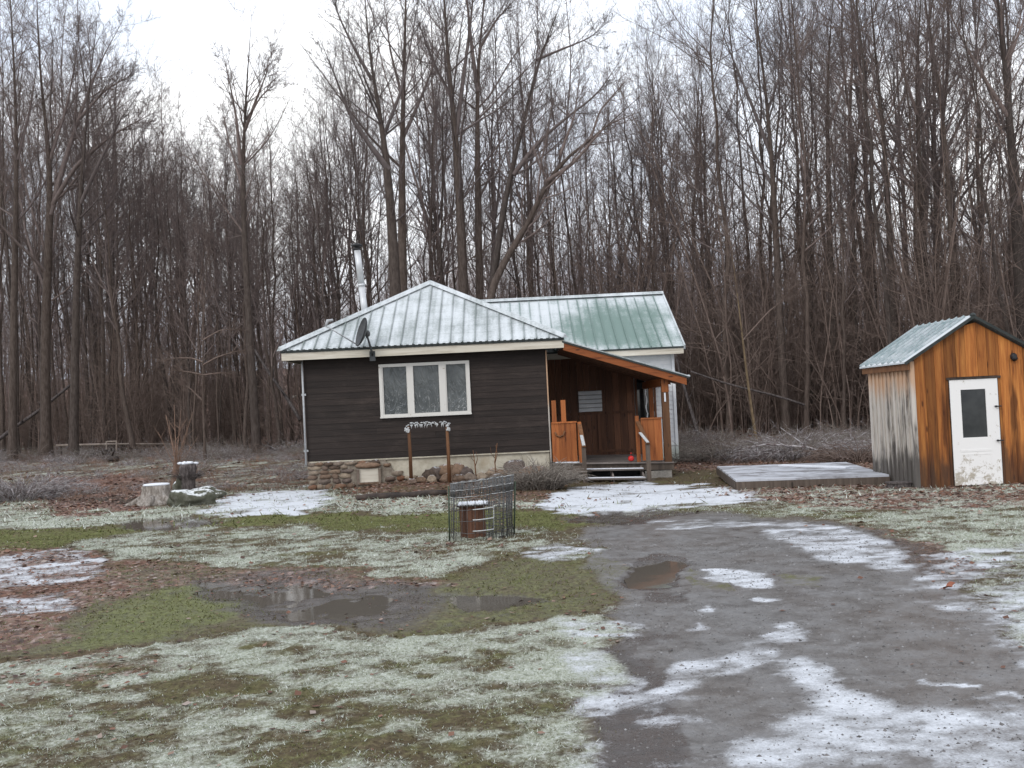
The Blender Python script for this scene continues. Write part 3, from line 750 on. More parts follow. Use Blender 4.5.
# satellite dish on the front eave, seen nearly edge on
dp = Vector((-3.60, 24.34, 3.82))
nrm = Vector((-.86, -.42, .30)).normalized(); ux = nrm.cross(Vector((0,0,1))).normalized(); uy = ux.cross(nrm)
m = MB(); vs, fs = [dp-nrm*.09], []
for ring, (r_, d_) in enumerate(((.10,-.075),(.20,-.05),(.29,-.012),(.335,.02),(.34,.03))):
    for k in range(28):
        a = 2*math.pi*k/28; vs.append(dp+nrm*d_+ux*(r_*.86*math.cos(a))+uy*(r_*1.08*math.sin(a)))
for k in range(28): fs.append((0, 1+k, 1+(k+1) % 28))
for r_ in range(4):
    for k in range(28): fs.append((1+r_*28+k, 1+(r_+1)*28+k, 1+(r_+1)*28+(k+1) % 28, 1+r_*28+(k+1) % 28))
m.add(vs, fs, .5, True); m.add([v-nrm*.018 for v in vs], [f[::-1] for f in fs], .5, True)
dish = m.build('satellite_dish', M['dish'], cab)
m = MB(); foot = Vector((-3.40, 24.58, 3.26))
m.tube([foot, foot+Vector((0,-.09,.1)), dp-nrm*.16+Vector((0,0,-.12)), dp-nrm*.10], [.028,.028,.026,.03], 10)
m.box(foot.x-.07, foot.x+.07, 24.585, 24.598, 3.12, 3.36); m.rock(dp-nrm*.15, .07, .07, .09, .5, .05); m.build('mast', M['dish'], dish)
m = MB(); low = dp-uy*.34; tip = Vector((-4.42, 24.05, 3.98))
m.tube([low, tip+Vector((.08,0,-.04)), tip], [.017,.017,.017], 8); m.tube([tip, tip+Vector((.05,.03,.13)), tip+Vector((.17,.08,.15))], [.03,.045,.03], 8); m.build('feed_arm', M['dish_arm'], dish)
# ---- rear wing
wl, wr, wy = -3.0, 4.70, 29.0
m = MB()
nb = 24
for i in range(nb):
    z0, z1 = .12+i*.13, .12+(i+1)*.13
    m.hexa([(xR+.01, wy-.02, z0), (wr-.06, wy-.02, z0), (wr-.06, wy+.06, z0), (xR+.01, wy+.06, z0), (xR+.01, wy-.003, z1-.002), (wr-.06, wy-.003, z1-.002), (wr-.06, wy+.06, z1-.002), (xR+.01, wy+.06, z1-.002)])
    m.hexa([(wr-.06, wy+.07, z0), (wr+.012, wy+.07, z0), (wr+.012, 35.0, z0), (wr-.06, 35.0, z0), (wr-.06, wy+.07, z1-.002), (wr, wy+.07, z1-.002), (wr, 35.0, z1-.002), (wr-.06, 35.0, z1-.002)])
m.add([(wr, wy+.07, 3.24), (wr, 35, 3.24), (wr, 32, 5.12)], [(0,1,2)]); m.box(wl, wr-.07, 34.9, 35, .1, 3.24); m.box(wl, wl+.1, 30.95, 34.89, .1, 3.24)
m.build('wing_wall', M['white_siding'], cab)
m = MB(); m.box(wr-.055, wr+.03, wy-.045, wy+.068, .10, 3.22); m.build('corner_board', M['white_siding'], cab)
m = MB(); m.box(xR+.02, wr-.02, wy+.02, 34.95, -.2, .118); m.build('wing_foundation', M['block'], cab)
wz, wyE, wrR = 3.34, 28.5, 4.96
rz = 5.22
m = MB()
m.add([(wl-.2, wyE, wz), (wrR, wyE, wz), (wrR, 32, rz), (wl-.2, 32, rz)], [(0,1,2,3)], .2)
m.add([(wl-.2, 35.5, wz), (wl-.2, 32, rz), (wrR, 32, rz), (wrR, 35.5, wz)], [(0,1,2,3)], .2)
m.add([(wl-.2, wyE+.05, wz-.05), (wl-.2, 32, rz-.07), (wrR-.01, 32, rz-.07), (wrR-.01, wyE+.05, wz-.05)], [(0,1,2,3)], .2)
x = wl; ws = (rz-wz)/(32-wyE)
while x < wrR-.03:
    m.beam((x, wyE-.01, wz+.012), (x, 31.93, rz-.03), .026, .05, (0, -ws, 1), 1.0); x += .305
wroof = m.build('wing_roof', M['wing_roof'], cab)
ridge_cap('ridge_cap', (wl-.2, 32, rz+.05), (wrR+.02, 32, rz+.05), .14, M['roof'], wroof)
m = MB(); m.beam((wrR+.005, wyE-.02, wz-.03), (wrR+.005, 32, rz-.03), .05, .13, (0,-ws,1)); m.build('rake_trim', M['roof'], wroof)
m = MB(); m.box(1.0, wrR-.02, wyE+.02, wyE+.06, wz-.21, wz-.05, .5); m.box(1.0, wrR-.03, wyE+.062, wy-.03, wz-.2, wz-.18); m.build('fascia', M['cream'], cab)
m = MB(); m.box(-1, wrR, wyE-.012, wyE+.05, wz-.045, wz-.012); m.build('drip_edge', M['edge_dark'], cab)
# ---- porch
zd = lambda x: .385-.034*(x-.9)
m = MB(); x = xR+.02; yb = 28.93
while x < 3.52:
    w = random.uniform(.17, .24); m.box(x, min(x+w-.006, 3.52), yb, yb+.045, .3, min(3.4, 3.40-.334*(x+w-1.31))-.03); x += w
m.box(xR+.02, 3.52, yb-.03, yb-.001, 1.50, 1.57); m.box(2.42, 2.49, yb-.03, yb-.001, .45, 1.498); m.box(xR+.02, 3.52, yb-.03, yb-.001, .40, .47) 
pw = m.build('porch_wall', M['porch_wall'], cab)
# louvred shutter panel
m = MB(); lx0, lx1, lz0, lz1 = 1.90, 2.57, 1.58, 2.20
for i in range(5):
    z = lz0+.01+i*.122
    m.hexa([(lx0, yb-.055, z), (lx1, yb-.055, z), (lx1, yb-.02, z+.02), (lx0, yb-.02, z+.02), (lx0, yb-.05, z+.095), (lx1, yb-.05, z+.095), (lx1, yb-.018, z+.112), (lx0, yb-.018, z+.112)])
m.build('louvre', M['white_siding'], pw)
# window at the right end of the porch wall
m = MB(); m.box(3.54, 3.60, yb-.02, yb+.06, 1.25, 2.62); m.box(4.08, 4.14, yb-.02, yb+.06, 1.25, 2.62); m.box(3.60, 4.08, yb-.02, yb+.06, 2.56, 2.62); m.box(3.60, 4.08, yb-.02, yb+.06, 1.25, 1.31); m.box(3.53, 3.99, yb-.01, yb+.05, .3, 1.249)
pwin = m.build('window', M['porch_wall'], cab)
m = MB(); m.box(3.60, 4.08, yb+.005, yb+.012, 1.31, 2.56); m.build('pane', M['dark_glass'], pwin)
m = MB()
for cx in (3.84, 3.98, 4.03):
    m.add([(cx+.02*math.sin(q*1.7), yb+.001, 1.35+.11*q) for q in range(11)]+[(cx+.035+.02*math.sin(q*1.7+.4), yb+.001, 1.35+.11*q) for q in range(11)], [(q, 11+q, 12+q, q+1) for q in range(10)])
m.build('white_streaks', M['white_siding'], pwin)  # narrow wavy white strips just in front of the pane
# porch roof, sloping down to the right
pr = lambda x: 3.40-.334*(x-1.31)
m = MB(); y0, y1 = 24.62, 28.92
def sheet(m, za, zb_, ya, yb_, x0=1.30, x1=4.36):
    m.hexa([(x0, ya, pr(x0)+za), (x1, ya, pr(x1)+za), (x1, yb_, pr(x1)+za), (x0, yb_, pr(x0)+za), (x0, ya, pr(x0)+zb_), (x1, ya, pr(x1)+zb_), (x1, yb_, pr(x1)+zb_), (x0, yb_, pr(x0)+zb_)], .2)
sheet(m, -.01, .02, y0, y1); sheet(m, -.06, -.012, y0+.3, y1, 1.30, 4.33)
m.tube([(4.36, y0-.01, pr(4.36)), (4.36, y1, pr(4.36))], .035, 8)
proof = m.build('porch_roof', M['roof'], cab)
m = MB(); sheet(m, -.055, -.011, y0-.03, y0-.005, 1.28, 4.38); m.build('rake_edge', M['edge_dark'], proof)
m = MB(); sheet(m, -.235, -.057, y0+.005, y0+.05, 1.30, 4.30); m.build('rake_board', M['orange_x'], proof)
m = MB()
for y in (25.4, 26.2, 27.0, 27.8, 28.6): sheet(m, -.18, -.061, y, y+.045, 1.0 if False else 1.31, 4.28)
m.build('rafter', M['porch_wall'], proof)
m = MB(); m.beam((3.80, 24.9, pr(3.8)-.30), (3.80, 28.9, pr(3.8)-.30), .09, .20); m.build('porch_beam', M['orange_x'], cab)
m = MB(); m.box(.93, 3.6, 25.02, 25.07, 2.45, 2.50) if False else None
m = MB(); m.box(3.71, 3.88, 24.86, 25.03, zd(3.8), pr(3.8)-.236); post = m.build('porch_post', M['brown_post'], cab)
m = MB(); m.box(3.705, 3.885, 24.85, 24.858, 2.02, pr(3.8)-.236); m.build('post_face', M['orange'], post)
m = MB(); m.box(3.76, 3.80, 24.840, 24.85, 1.78, 2.0); m.build('thermometer', M['snow'], post)
m = MB(); m.box(3.80, 3.92, 27.9, 28.0, zd(3.8), pr(3.85)-.2); m.build('porch_post', M['orange'], cab)
def deck(m, x0, x1, ya, yb_, za, zb_):
    m.hexa([(x0, ya, zd(x0)+za), (x1, ya, zd(x1)+za), (x1, yb_, zd(x1)+za), (x0, yb_, zd(x0)+za), (x0, ya, zd(x0)+zb_), (x1, ya, zd(x1)+zb_), (x1, yb_, zd(x1)+zb_), (x0, yb_, zd(x0)+zb_)])
m = MB(); y = 24.86
while y < 28.85: deck(m, xR+.055, 3.93, y, y+.135, -.035, 0); y += .142
pd = m.build('porch_floor', M['grey_deck'], cab)
m = MB(); deck(m, xR+.055, 1.66, 24.90, 24.95, -.26, -.04); deck(m, 3.10, 3.93, 24.90, 24.95, -.20, -.04); deck(m, 1.66, 3.10, 24.95, 25.0, -.2, -.04); m.build('rim_joist', M['grey_post'], pd)
m = MB()
for _ in range(1): deck(m, xR+.12, 1.58, 24.87, 24.90, .001, .03)
m.build('frost_ledge', M['snow'], pd)
# railing panels of upright orange boards
def panel(x0, x1, zt, zb=.03):
    m = MB(); x = x0
    while x < x1-.02:
        w = random.uniform(.14, .2); m.box(x, min(x+w-.004, x1), 24.93, 24.955, zd(x)+zb, zt); x += w
    m.box(x0, x1, 24.905, 24.975, zt+.002, zt+.04)
    return m.build('railing_panel', M['orange'], cab)
panel(xR+.06, 1.56, 1.36); panel(3.16, 3.69, 1.36)
m = MB(); m.box(.96, 1.07, 24.99, 25.03, .9, 1.94); m.box(1.19, 1.31, 24.99, 25.03, .9, 1.94); m.build('upright_slat', M['orange'], cab)
m = MB(); m.tube([(1.015, 24.90, 1.15), (1.04, 24.90, 1.07), (1.13, 24.90, 1.03), (1.22, 24.90, 1.07), (1.25, 24.90, 1.17)], .022, 8); m.build('bent_handle', M['brown_post'], cab)
# newels and sloping stair rails
for (xa, mat, zt) in ((1.58, 'orange', 1.38), (3.02, 'orange', 1.46)):
    m = MB(); m.box(xa, xa+.09, 24.90, 24.99, zd(xa), zt); nw = m.build('newel_post', M[mat], cab)
    xl = xa+(.085 if xa < 2 else .20)
    m = MB(); m.box(xl-.05, xl+.05, 24.28, 24.38, -.22, .80); m.build('newel_post', M['grey_post'], cab)
    m = MB(); m.beam((xa+.05, 24.95, 1.34), (xl, 24.24, .78), .10, .035); sr = m.build('stair_rail', M['brown_post'], cab)
    m = MB(); m.beam((xa+.06, 24.55, 1.05), (xl, 24.235, .812), .075, .02); m.build('frost', M['frost_wire'], sr)
# open steps
for x in (1.70, 2.34, 3.08):
    m = MB(); m.hexa([(x, 24.30, -.25), (x+.04, 24.30, -.25), (x+.04, 24.90, -.25), (x, 24.90, -.25), (x, 24.30, -.02), (x+.04, 24.30, -.02), (x+.04, 24.90, .22), (x, 24.90, .22)])
    m.build('step_stringer', M['grey_deck'], cab)
for (za, ya) in ((-.085, 24.24), (.115, 24.50)):
    m = MB(); m.hexa([(1.66, ya, za+.06), (3.13, ya, za+.015), (3.13, ya+.27, za+.015), (1.66, ya+.27, za+.06), (1.66, ya, za+.10), (3.13, ya, za+.055), (3.13, ya+.27, za+.055), (1.66, ya+.27, za+.10)])
    t_ = m.build('step_tread', M['grey_deck'], cab)
    m = MB(); m.hexa([(1.67, ya+.01, za+.102), (3.12, ya+.01, za+.057), (3.12, ya+.25, za+.057), (1.67, ya+.25, za+.102), (1.67, ya+.02, za+.112), (3.12, ya+.02, za+.067), (3.12, ya+.24, za+.067), (1.67, ya+.24, za+.112)]); m.build('frost', M['snow'], t_)
m = MB(); m.box(3.20, 3.87, 24.92, 25.3, -.3, .075); m.build('block_pier', M['block'], cab)
m = MB(); m.box(1.40, 1.66, 24.95, 25.25, -.3, .12); m.build('block_pier', M['block'], cab)
m = MB(); m.box(xR+.1, 3.9, 25.5, 25.55, -.3, .1); m.build('skirt_board', M['black'], cab)
# red ball by the rail
m = MB(); c = Vector((2.88, 24.99, zd(2.85)+.105)); m.rock(c-Vector((0,0,.025)), .075, .075, .08, .5, .06, 3); m.tube([c+Vector((0,0,.09)), c+Vector((.01,0,.125))], [.02,.012], 8)
tag(m.build('red_ball', M['red'], None, c), 'small red round object on the porch floor beside the right stair rail', 'ball')

# ------------------------------------------------------------------ the shed
sx0, sx1, sy0, sy1 = 7.26, 9.55, 18.2, 20.4
pk = Vector((8.41, 18.2, 3.02)); sev = 2.36
shed = thing('shed', (8.4, 18.2, -.05), 'small orange board shed with a white door, dark window light and frosted green roof', 'shed')
m = MB(); x = sx0+.06
zt = lambda x: 3.00-.60*abs(x-pk.x)
dx0, dx1, dzt = 7.93, 8.80, 1.93
while x < sx1-.01:
    w = min(random.uniform(.17, .25), sx1-x); xe = x+w-.006
    zl = -.08
    segs = [(x, xe, -.1)]
    if xe > dx0-.01 and x < dx1+.01:
        segs = []
        if x < dx0-.02: segs.append((x, dx0-.015, -.1))
        segs.append((max(x, dx0-.012), min(xe, dx1+.012), dzt+.05))
        if xe > dx1+.02: segs.append((dx1+.015, xe, -.1))
    q = random.random(); yj = random.uniform(0, .006)
    for a, b, z in segs:
        if b-a < .01: continue
        m.hexa([(a, sy0-.025-yj, z), (b, sy0-.025-yj, z), (b, sy0, z), (a, sy0, z), (a, sy0-.025-yj, zt(a)), (b, sy0-.025-yj, zt(b)), (b, sy0, zt(b)), (a, sy0, zt(a))], q)
    x += w
sf = m.build('front_wall', M['shed_front'], shed)
m = MB(); y = sy0+.02
while y < sy1:
    m.box(sx0+.005, sx0+.03, y, y+.19, -.1, 2.32); m.box(sx0-.02, sx0+.003, y-.022, y+.026, -.08, 2.31); y += .20
m.box(sx0-.022, sx0+.055, sy0-.034, sy0+.018, -.08, 2.30, .8)
m.build('side_wall', M['weathered'], shed)
m = MB(); m.box(sx0+.04, sx1-.05, sy0+.05, sy0+.07, -.1, 2.3); m.box(sx1-.03, sx1, sy0+.01, sy1, -.1, 2.3); m.box(sx0+.04, sx1-.04, sy1-.03, sy1, -.1, 2.3); m.build('back_wall', M['dark_log'], shed)
m = MB(); ya, yb2 = sy0-.10, sy1+.12; ex0 = 7.14; exr = 9.74; ezs = 2.27; top = 3.06
for s_, e in ((1, ex0), (-1, exr)):
    m.hexa([(e, ya, ezs), (pk.x, ya, top), (pk.x, yb2, top), (e, yb2, ezs), (e, ya, ezs+.03), (pk.x, ya, top+.035), (pk.x, yb2, top+.035), (e, yb2, ezs+.03)], .2)
y = ya+.25
while y < yb2: m.beam((ex0-.01, y, ezs+.05), (pk.x-.05, y, top+.035), .035, .04, (-.5,0,1), 1.0); y += .3
sr_ = m.build('roof', M['shed_roof'], shed)
m = MB(); m.beam((ex0-.02, ya-.015, ezs-.005), (pk.x, ya-.015, top-.0), .026, .05, (-.5,0,1)); m.beam((exr, ya-.016, ezs-.005), (pk.x, ya-.016, top-.0), .026, .05, (.5,0,1)); m.lathe((pk.x, ya+.02, top+.02), [(.05,-.02),(.055,.025),(.02,.05)], 10); m.build('rake_trim', M['edge_dark'], sr_)
m = MB(); m.box(ex0+.04, ex0+.075, ya+.02, yb2-.02, ezs-.12, ezs-.012); m.build('eave_board', M['brown_post'], sr_)
m = MB(); m.box(dx0-.05, dx1+.06, sy0-.06, sy0-.033, dzt+.004, dzt+.045); m.box(dx0-.012, dx0-.002, sy0-.04, sy0-.01, -.03, dzt); m.box(dx1+.002, dx1+.012, sy0-.04, sy0-.01, -.03, dzt); m.build('door_frame', M['dark_log'], shed)
gx0, gx1, gz0, gz1 = 8.125, 8.575, .875, 1.745
dzb = .015
m = MB(); m.box(dx0, gx0, sy0-.045, sy0-.005, dzb, dzt); m.box(gx1, dx1, sy0-.045, sy0-.005, dzb, dzt); m.box(gx0, gx1, sy0-.045, sy0-.005, gz1, dzt); m.box(gx0, gx1, sy0-.045, sy0-.005, dzb, gz0)
m.box(gx0-.06, gx1+.06, sy0-.05, sy0-.0455, .62, .66); m.box(gx0-.05, gx0-.03, sy0-.049, sy0-.0455, .15, .58); m.box(gx1+.03, gx1+.05, sy0-.049, sy0-.0455, .15, .58); m.box(gx0-.028, gx1+.028, sy0-.049, sy0-.0455, .15, .17); m.box(gx0-.028, gx1+.028, sy0-.049, sy0-.0455, .56, .58)
door = m.build('door', M['door'], shed)
m = MB(); m.box(gx0, gx1, sy0-.03, sy0-.022, gz0, gz1); m.build('pane', M['door_glass'], door)
for z in (1.42, .80):
    m = MB(); m.tube([(dx1-.06, sy0-.05, z), (dx1-.06, sy0-.085, z)], .018, 8); m.tube([(dx1-.07, sy0-.085, z), (dx1+.03, sy0-.085, z)], .012, 8); m.build('latch', M['black'], door)
m = MB(); m.lathe((9.12, sy0-.05, 2.31), [(.02,-.05),(.055,-.04),(.06,.02),(.035,.05)], 14); m.tube([(9.12, sy0-.03, 2.30), (9.12, sy0-.10, 2.26)], [.035,.05], 10); m.tube([(9.12,sy0-.10,2.26),(9.12,sy0-.11,2.25)], [.03,.028], 10); m.box(9.09, 9.15, sy0-.045, sy0-.03, 2.24, 2.37); m.build('wall_lamp', M['black'], shed)
m = MB(); m.box(sx0+.05, sx1-.05, sy0-.02, sy1, -.25, -.105); m.build('sill_beam', M['dark_log'], shed)
# ------------------------------------------------------------------ things in the yard
# low wooden platform
pz = .17
NL, NR, FL_, FR_ = at(736,480,19.8), Vector((7.19,19.35,0)), at(717,465.5,24.1), at(846,461.5,23.5)
pc = [Vector((p.x, p.y, pz)) for p in (NL, NR, FR_, FL_)]
plat = thing('wooden_platform', ((pc[0]+pc[1])/2).to_tuple(), 'low frosted wooden platform lying beside the shed with dark rim boards', 'platform')
m = MB(); nb = 11
for i in range(nb):
    t0, t1 = i/nb, (i+1)/nb-.004
    a, b = pc[0].lerp(pc[3], t0), pc[1].lerp(pc[2], t0); c, d = pc[1].lerp(pc[2], t1), pc[0].lerp(pc[3], t1)
    h = Vector((0,0,random.uniform(-.002,.003))); lo_ = Vector((0,0,-.035))
    m.hexa([a+lo_, b+lo_, c+lo_, d+lo_, a+h, b+h, c+h, d+h])
m.build('deck_boards', M['pad_top'], plat)
m = MB()
for a, b in ((pc[0], pc[1]), (pc[1], pc[2]), (pc[2], pc[3]), (pc[3], pc[0])):
    dn = Vector((0,0,-.115)); m.beam(a+dn, b+dn, .045, .155)
m.build('rim_board', M['grey_post'], plat)
m = MB(); q = pc[0].lerp(pc[1], .3).lerp(pc[3].lerp(pc[2], .3), .75)
a, b = pc[0].lerp(pc[3], .45), pc[3]; e = pc[1]-pc[0]
m.beam(pc[0].lerp(pc[3], .82)+e*.48+Vector((0,0,.02)), pc[1].lerp(pc[2], .50)+e*-.12+Vector((0,0,.02)), .20, .03); m.build('loose_board', M['snow'], plat)
p = ground(897, 488); m = MB(); m.box(p.x-.12, p.x+.24, p.y-.05, p.y+.2, p.z-.06, p.z+.08); m.box(p.x-.14, p.x+.26, p.y-.07, p.y+.22, p.z+.082, p.z+.11)
tag(m.build('step_block', M['dark_stump'], None, p), 'short dark timber step block between platform and shed', 'step')

# wire cage, bent and leaning, round a wooden box
cc = ground(480, 538); cc = Vector((cc.x, 14.25, float(terrain(cc.x, 14.25))))
cage = thing('wire_cage', cc, 'round bent wire fence cage standing on the lawn round a brown box', 'wire cage')
Rc, Hc = .43, .80
def cp(a, h, r=1.0):
    w = 1+.05*math.sin(3*a+1)+.03*math.sin(7*a)
    return cc+Vector((Rc*r*w*math.cos(a)+.05*h, Rc*r*w*math.sin(a), h+.035*h*math.sin(a+2.5)+.03*h*math.cos(a)))
m = MB()
for k in range(26):
    a = 2*math.pi*k/26+random.uniform(-.04,.04); m.tube([cp(a, -.02), cp(a+random.uniform(-.03,.03), .4), cp(a, Hc)], .0042, 4)
for h in (.10, .26, .42, .56):
    m.tube([cp(2*math.pi*k/32, h+random.uniform(-.008,.008)) for k in range(33)], .0045, 4)
m.build('wire_mesh', M['wire'], cage)
m = MB()
for k in range(110):
    a = 2*math.pi*k/110+random.uniform(-.02,.02); m.tube([cp(a, .60, 1.02), cp(a+random.uniform(-.05,.05), .80+random.uniform(-.02,.02), 1.03)], .0045, 4)
for h, r_ in ((.60,.005),(.67,.003),(.74,.003),(.80,.006)):
    m.tube([cp(2*math.pi*k/40, h+random.uniform(-.008,.008), 1.025) for k in range(41)], r_, 5)
m.build('rolled_rim', M['wire'], cage)
m = MB()
for h in (.60, .70, .805):
    m.tube([cp(2*math.pi*k/48, h+.004*math.sin(k*2.3), 1.03) for k in range(49)], [.002+.004*abs(math.sin(k*1.7+h*20)*math.sin(k*.37+h*9)) for k in range(49)], 5)
m.build('rim_frost', M['frost_wire'], cage)
m = MB()
for j in range(24):
    a = -1.35+1.55*j/23
    m.tube([cp(a, .0, .98+.1*math.sin(j)), cp(a+.05*math.sin(j*2), .3, .95), cp(a+random.uniform(-.05,.05), .62, .97)], .0045, 4)
for h in np.linspace(.03, .60, 17):
    m.tube([cp(-1.35+1.55*j/12, h+random.uniform(-.012,.012), .97+.02*math.sin(j*3+h*9)) for j in range(13)], .004, 4)
m.build('folded_mesh', M['wire'], cage)
m = MB()
for h in (.42, .28, .13):
    m.tube([cp(-1.78+.75*j/8, h, .95)+Vector((0,-.03,0)) for j in range(9)], .008, 6)
m.tube([cp(-1.03, .12, .95), cp(-1.04, .44, .96)], .008, 6)
m.build('frosted_bar', M['frost_wire'], cage)
m = MB(); m.tube([cp(-2.62, -.03, 1.05)+Vector((-.03,-.1,0)), cp(-2.62, .78, 1.05)+Vector((-.05,-.1,0))], .013, 6); m.build('stake', M['stake'], cage)
m = MB(); m.tube([cp(.1, -.03, 1.05), cp(.1, .72, 1.08)], .013, 6); m.build('stake', M['stake'], cage)
bc = cc+Vector((-.10, .03, 0))
bx = thing('wooden_box', bc, 'brown board box with a snowy lid inside the wire cage', 'box')
m = MB(); x = -.17
while x < .17: m.box(bc.x+x, bc.x+min(x+.083, .175), bc.y-.15, bc.y-.125, bc.z-.02, bc.z+.44); x += .087
m.box(bc.x-.175, bc.x-.15, bc.y-.124, bc.y+.15, bc.z-.02, bc.z+.44); m.box(bc.x+.15, bc.x+.175, bc.y-.124, bc.y+.15, bc.z-.02, bc.z+.44); m.box(bc.x-.149, bc.x+.149, bc.y+.125, bc.y+.15, bc.z-.02, bc.z+.44)
m.build('box_side', M['box_wood'], bx)
m = MB(); m.box(bc.x-.21, bc.x+.24, bc.y-.19, bc.y+.18, bc.z+.442, bc.z+.465); lid = m.build('lid', M['dark_log'], bx)
m = MB()
for i in range(11):
    for j in range(4): m.rock((bc.x-.17+i*.038, bc.y-.15+j*.09, bc.z+.472), .03, .055, .026, .5, .2, 1)
m.build('snow', M['snow'], lid)

# frame of two brown posts with a frosted crossbar
fx0, fx1, fy = at(411,478,24.1).x, at(449,474,24.1).x, 24.1
fz0 = float(terrain(fx0, fy)); ft = at(427,424,24.1).z
fr_ = thing('garden_frame', ((fx0+fx1)/2, fy, fz0), 'brown two post frame with a frosted crossbar hung with icicles below the window', 'garden frame')
for x, j in ((fx0, 0), (fx1, .03)):
    m = MB(); m.tube([(x, fy, fz0-.1), (x+.006, fy, (fz0+ft)/2), (x-.004+j*.2, fy, ft-.03)], [.048,.042,.036], 9); m.build('post', M['brown_post'], fr_)
m = MB(); m.tube([(fx0-.06, fy, ft-.06), (fx0+.1, fy, ft-.005), ((fx0+fx1)/2, fy, ft+.015), (fx1-.1, fy, ft), (fx1+.05, fy, ft-.07)], [.022,.032,.034,.032,.022], 9); cb = m.build('crossbar', M['dark_log'], fr_)
m = MB()
for i in range(60):
    x = random.uniform(fx0-.08, fx1+.07); m.rock((x, fy+random.uniform(-.05,.05), ft+random.uniform(.0,.045)-(.05 if x < fx0 or x > fx1 else 0)), random.uniform(.02,.04), .03, .018, .5, .3, 1)
for i in range(34):
    x = random.uniform(fx0, fx1); l = random.uniform(.03, .10); m.tube([(x, fy-.045, ft), (x+random.uniform(-.02,.02), fy-.05, ft-l*.5), (x+random.uniform(-.03,.03), fy-.05, ft-l)], [.012,.008,.002], 5)
for xx in (fx0-.04, fx1+.03):
    for i in range(12): m.rock((xx+random.uniform(-.05,.05), fy-.03, ft-random.uniform(.05,.20)), .03, .03, .035, .5, .3, 1)
m.build('frost_fringe', M['frost_wire'], cb)

# log edging of the bed
a, b = ground(357, 501), ground(447, 495); mid_ = a.lerp(b, .5)
m = MB(); pts = [a.lerp(b, t)+Vector((0, .12*math.sin(t*3.1), .045+.012*math.sin(t*9))) for t in np.linspace(0, 1, 9)]
m.tube(pts, [.07,.085,.08,.088,.08,.075,.08,.07,.06], 10)
tag(m.build('edging_log', M['dark_log'], None, mid_), 'dark wet log edging the bed in front of the cabin', 'log')
# fieldstones along the foundation
RK = [(429,474,.17,.16,0), (437,472,.20,.17,.5), (446,468,.22,.19,.25), (457,470,.20,.22,.9), (466,473,.19,.17,.5), (432,480,.13,.10,.75), (447,480,.19,.12,.3), (459,480,.18,.10,.1), (470,480,.16,.12,.6), (421,480,.12,.09,.2),
      (481,478,.15,.11,.75), (492,474,.19,.15,.8), (503,474,.17,.14,.25), (515,470,.26,.27,.5), (526,474,.19,.18,.9), (536,471,.24,.18,.25), (545,472,.20,.15,.1), (514,482,.19,.12,.3), (524,483,.17,.10,.6), (412,485,.12,.08,.4), (497,483,.15,.10,.5)]
nm = {0:'dark', .1:'dark', .2:'brown', .25:'brown', .3:'brown'}
for i, (x, y, rx, rz_, q) in enumerate(RK):
    Y = 24.72-.17*max(0, (y-472)/3); p = at(x, y, Y); gz = float(terrain(p.x, Y))
    m = MB(); c = Vector((p.x, Y, gz+rz_*.62)); 
    c.z = max(c.z, p.z*.5+c.z*.5)
    m.rock(c, rx, rx*.8, rz_*1.05, q, .26, 3)
    if c.z-rz_*.75 > gz+.02: m.rock((p.x+.03, Y+.03, gz+.06), rx*.95, rx*.7, (c.z-gz)*.6, q, .2, 2)
    o = m.build('fieldstone', M['stone'], None, Vector((p.x, Y, gz)))
    if i == 13: tag(o, 'largest grey fieldstone leaning on the cabin foundation behind the wire cage', 'stone', 'fieldstones along the cabin foundation')
    elif x < 476: tag(o, 'rounded brown fieldstone piled beneath the garden frame against the cream foundation', 'stone', 'fieldstones beneath the garden frame')
    else: tag(o, 'rounded fieldstone between the wire cage and the porch against the foundation', 'stone', 'fieldstones near the porch corner')
# brush: arching stems, built as tubes
def stems(m, c, n, spread, h, r0, arch=.6, segs=5, sides=4, twigs=2, flat=1.0):
    for i in range(n):
        a = random.uniform(0, 6.283); ro = random.random()**.6*spread
        b = Vector((c[0]+math.cos(a)*ro*.75, c[1]+math.sin(a)*ro*.6, c[2]-.02))
        L = h*random.uniform(.45, 1.1); d = Vector((math.cos(a)*random.uniform(.1,1)*flat, math.sin(a)*.6*flat, 1)).normalized()
        pts, p = [b], b.copy()
        for s_ in range(segs):
            d = (d+Vector((random.gauss(0,.16)+math.cos(a)*arch*.18, random.gauss(0,.16), -arch*.2*(s_ > 0)))).normalized()
            p = p+d*(L/segs); p.z = max(p.z, c[2]+.015); pts.append(p.copy())
        rr_ = r0*random.uniform(.6, 1.3)
        m.tube(pts, [rr_*(1-.8*k/segs) for k in range(segs+1)], sides, None, False)
        for t in range(twigs):
            k = random.randint(1, segs-1); q0 = pts[k]; e = (d+Vector((random.gauss(0,.7), random.gauss(0,.7), random.gauss(.1,.4)))).normalized()
            l = L*random.uniform(.15, .35); m.tube([q0, q0+e*l*.5, q0+e*l+Vector((0,0,-.1*l))], [rr_*.55, rr_*.45, rr_*.15], 3, None, False)
    return m
p = ground(541, 494); p = Vector((p.x, 22.6, float(terrain(p.x, 22.6)))); m = MB(); stems(m, p, 480, .72, .85, .012, 1.0, 5, 4, 3, 1.0)
tag(m.build('dead_bush', M['dead_plant'], None, p), 'dense grey dead plant clump drooping by the porch corner', 'shrub')
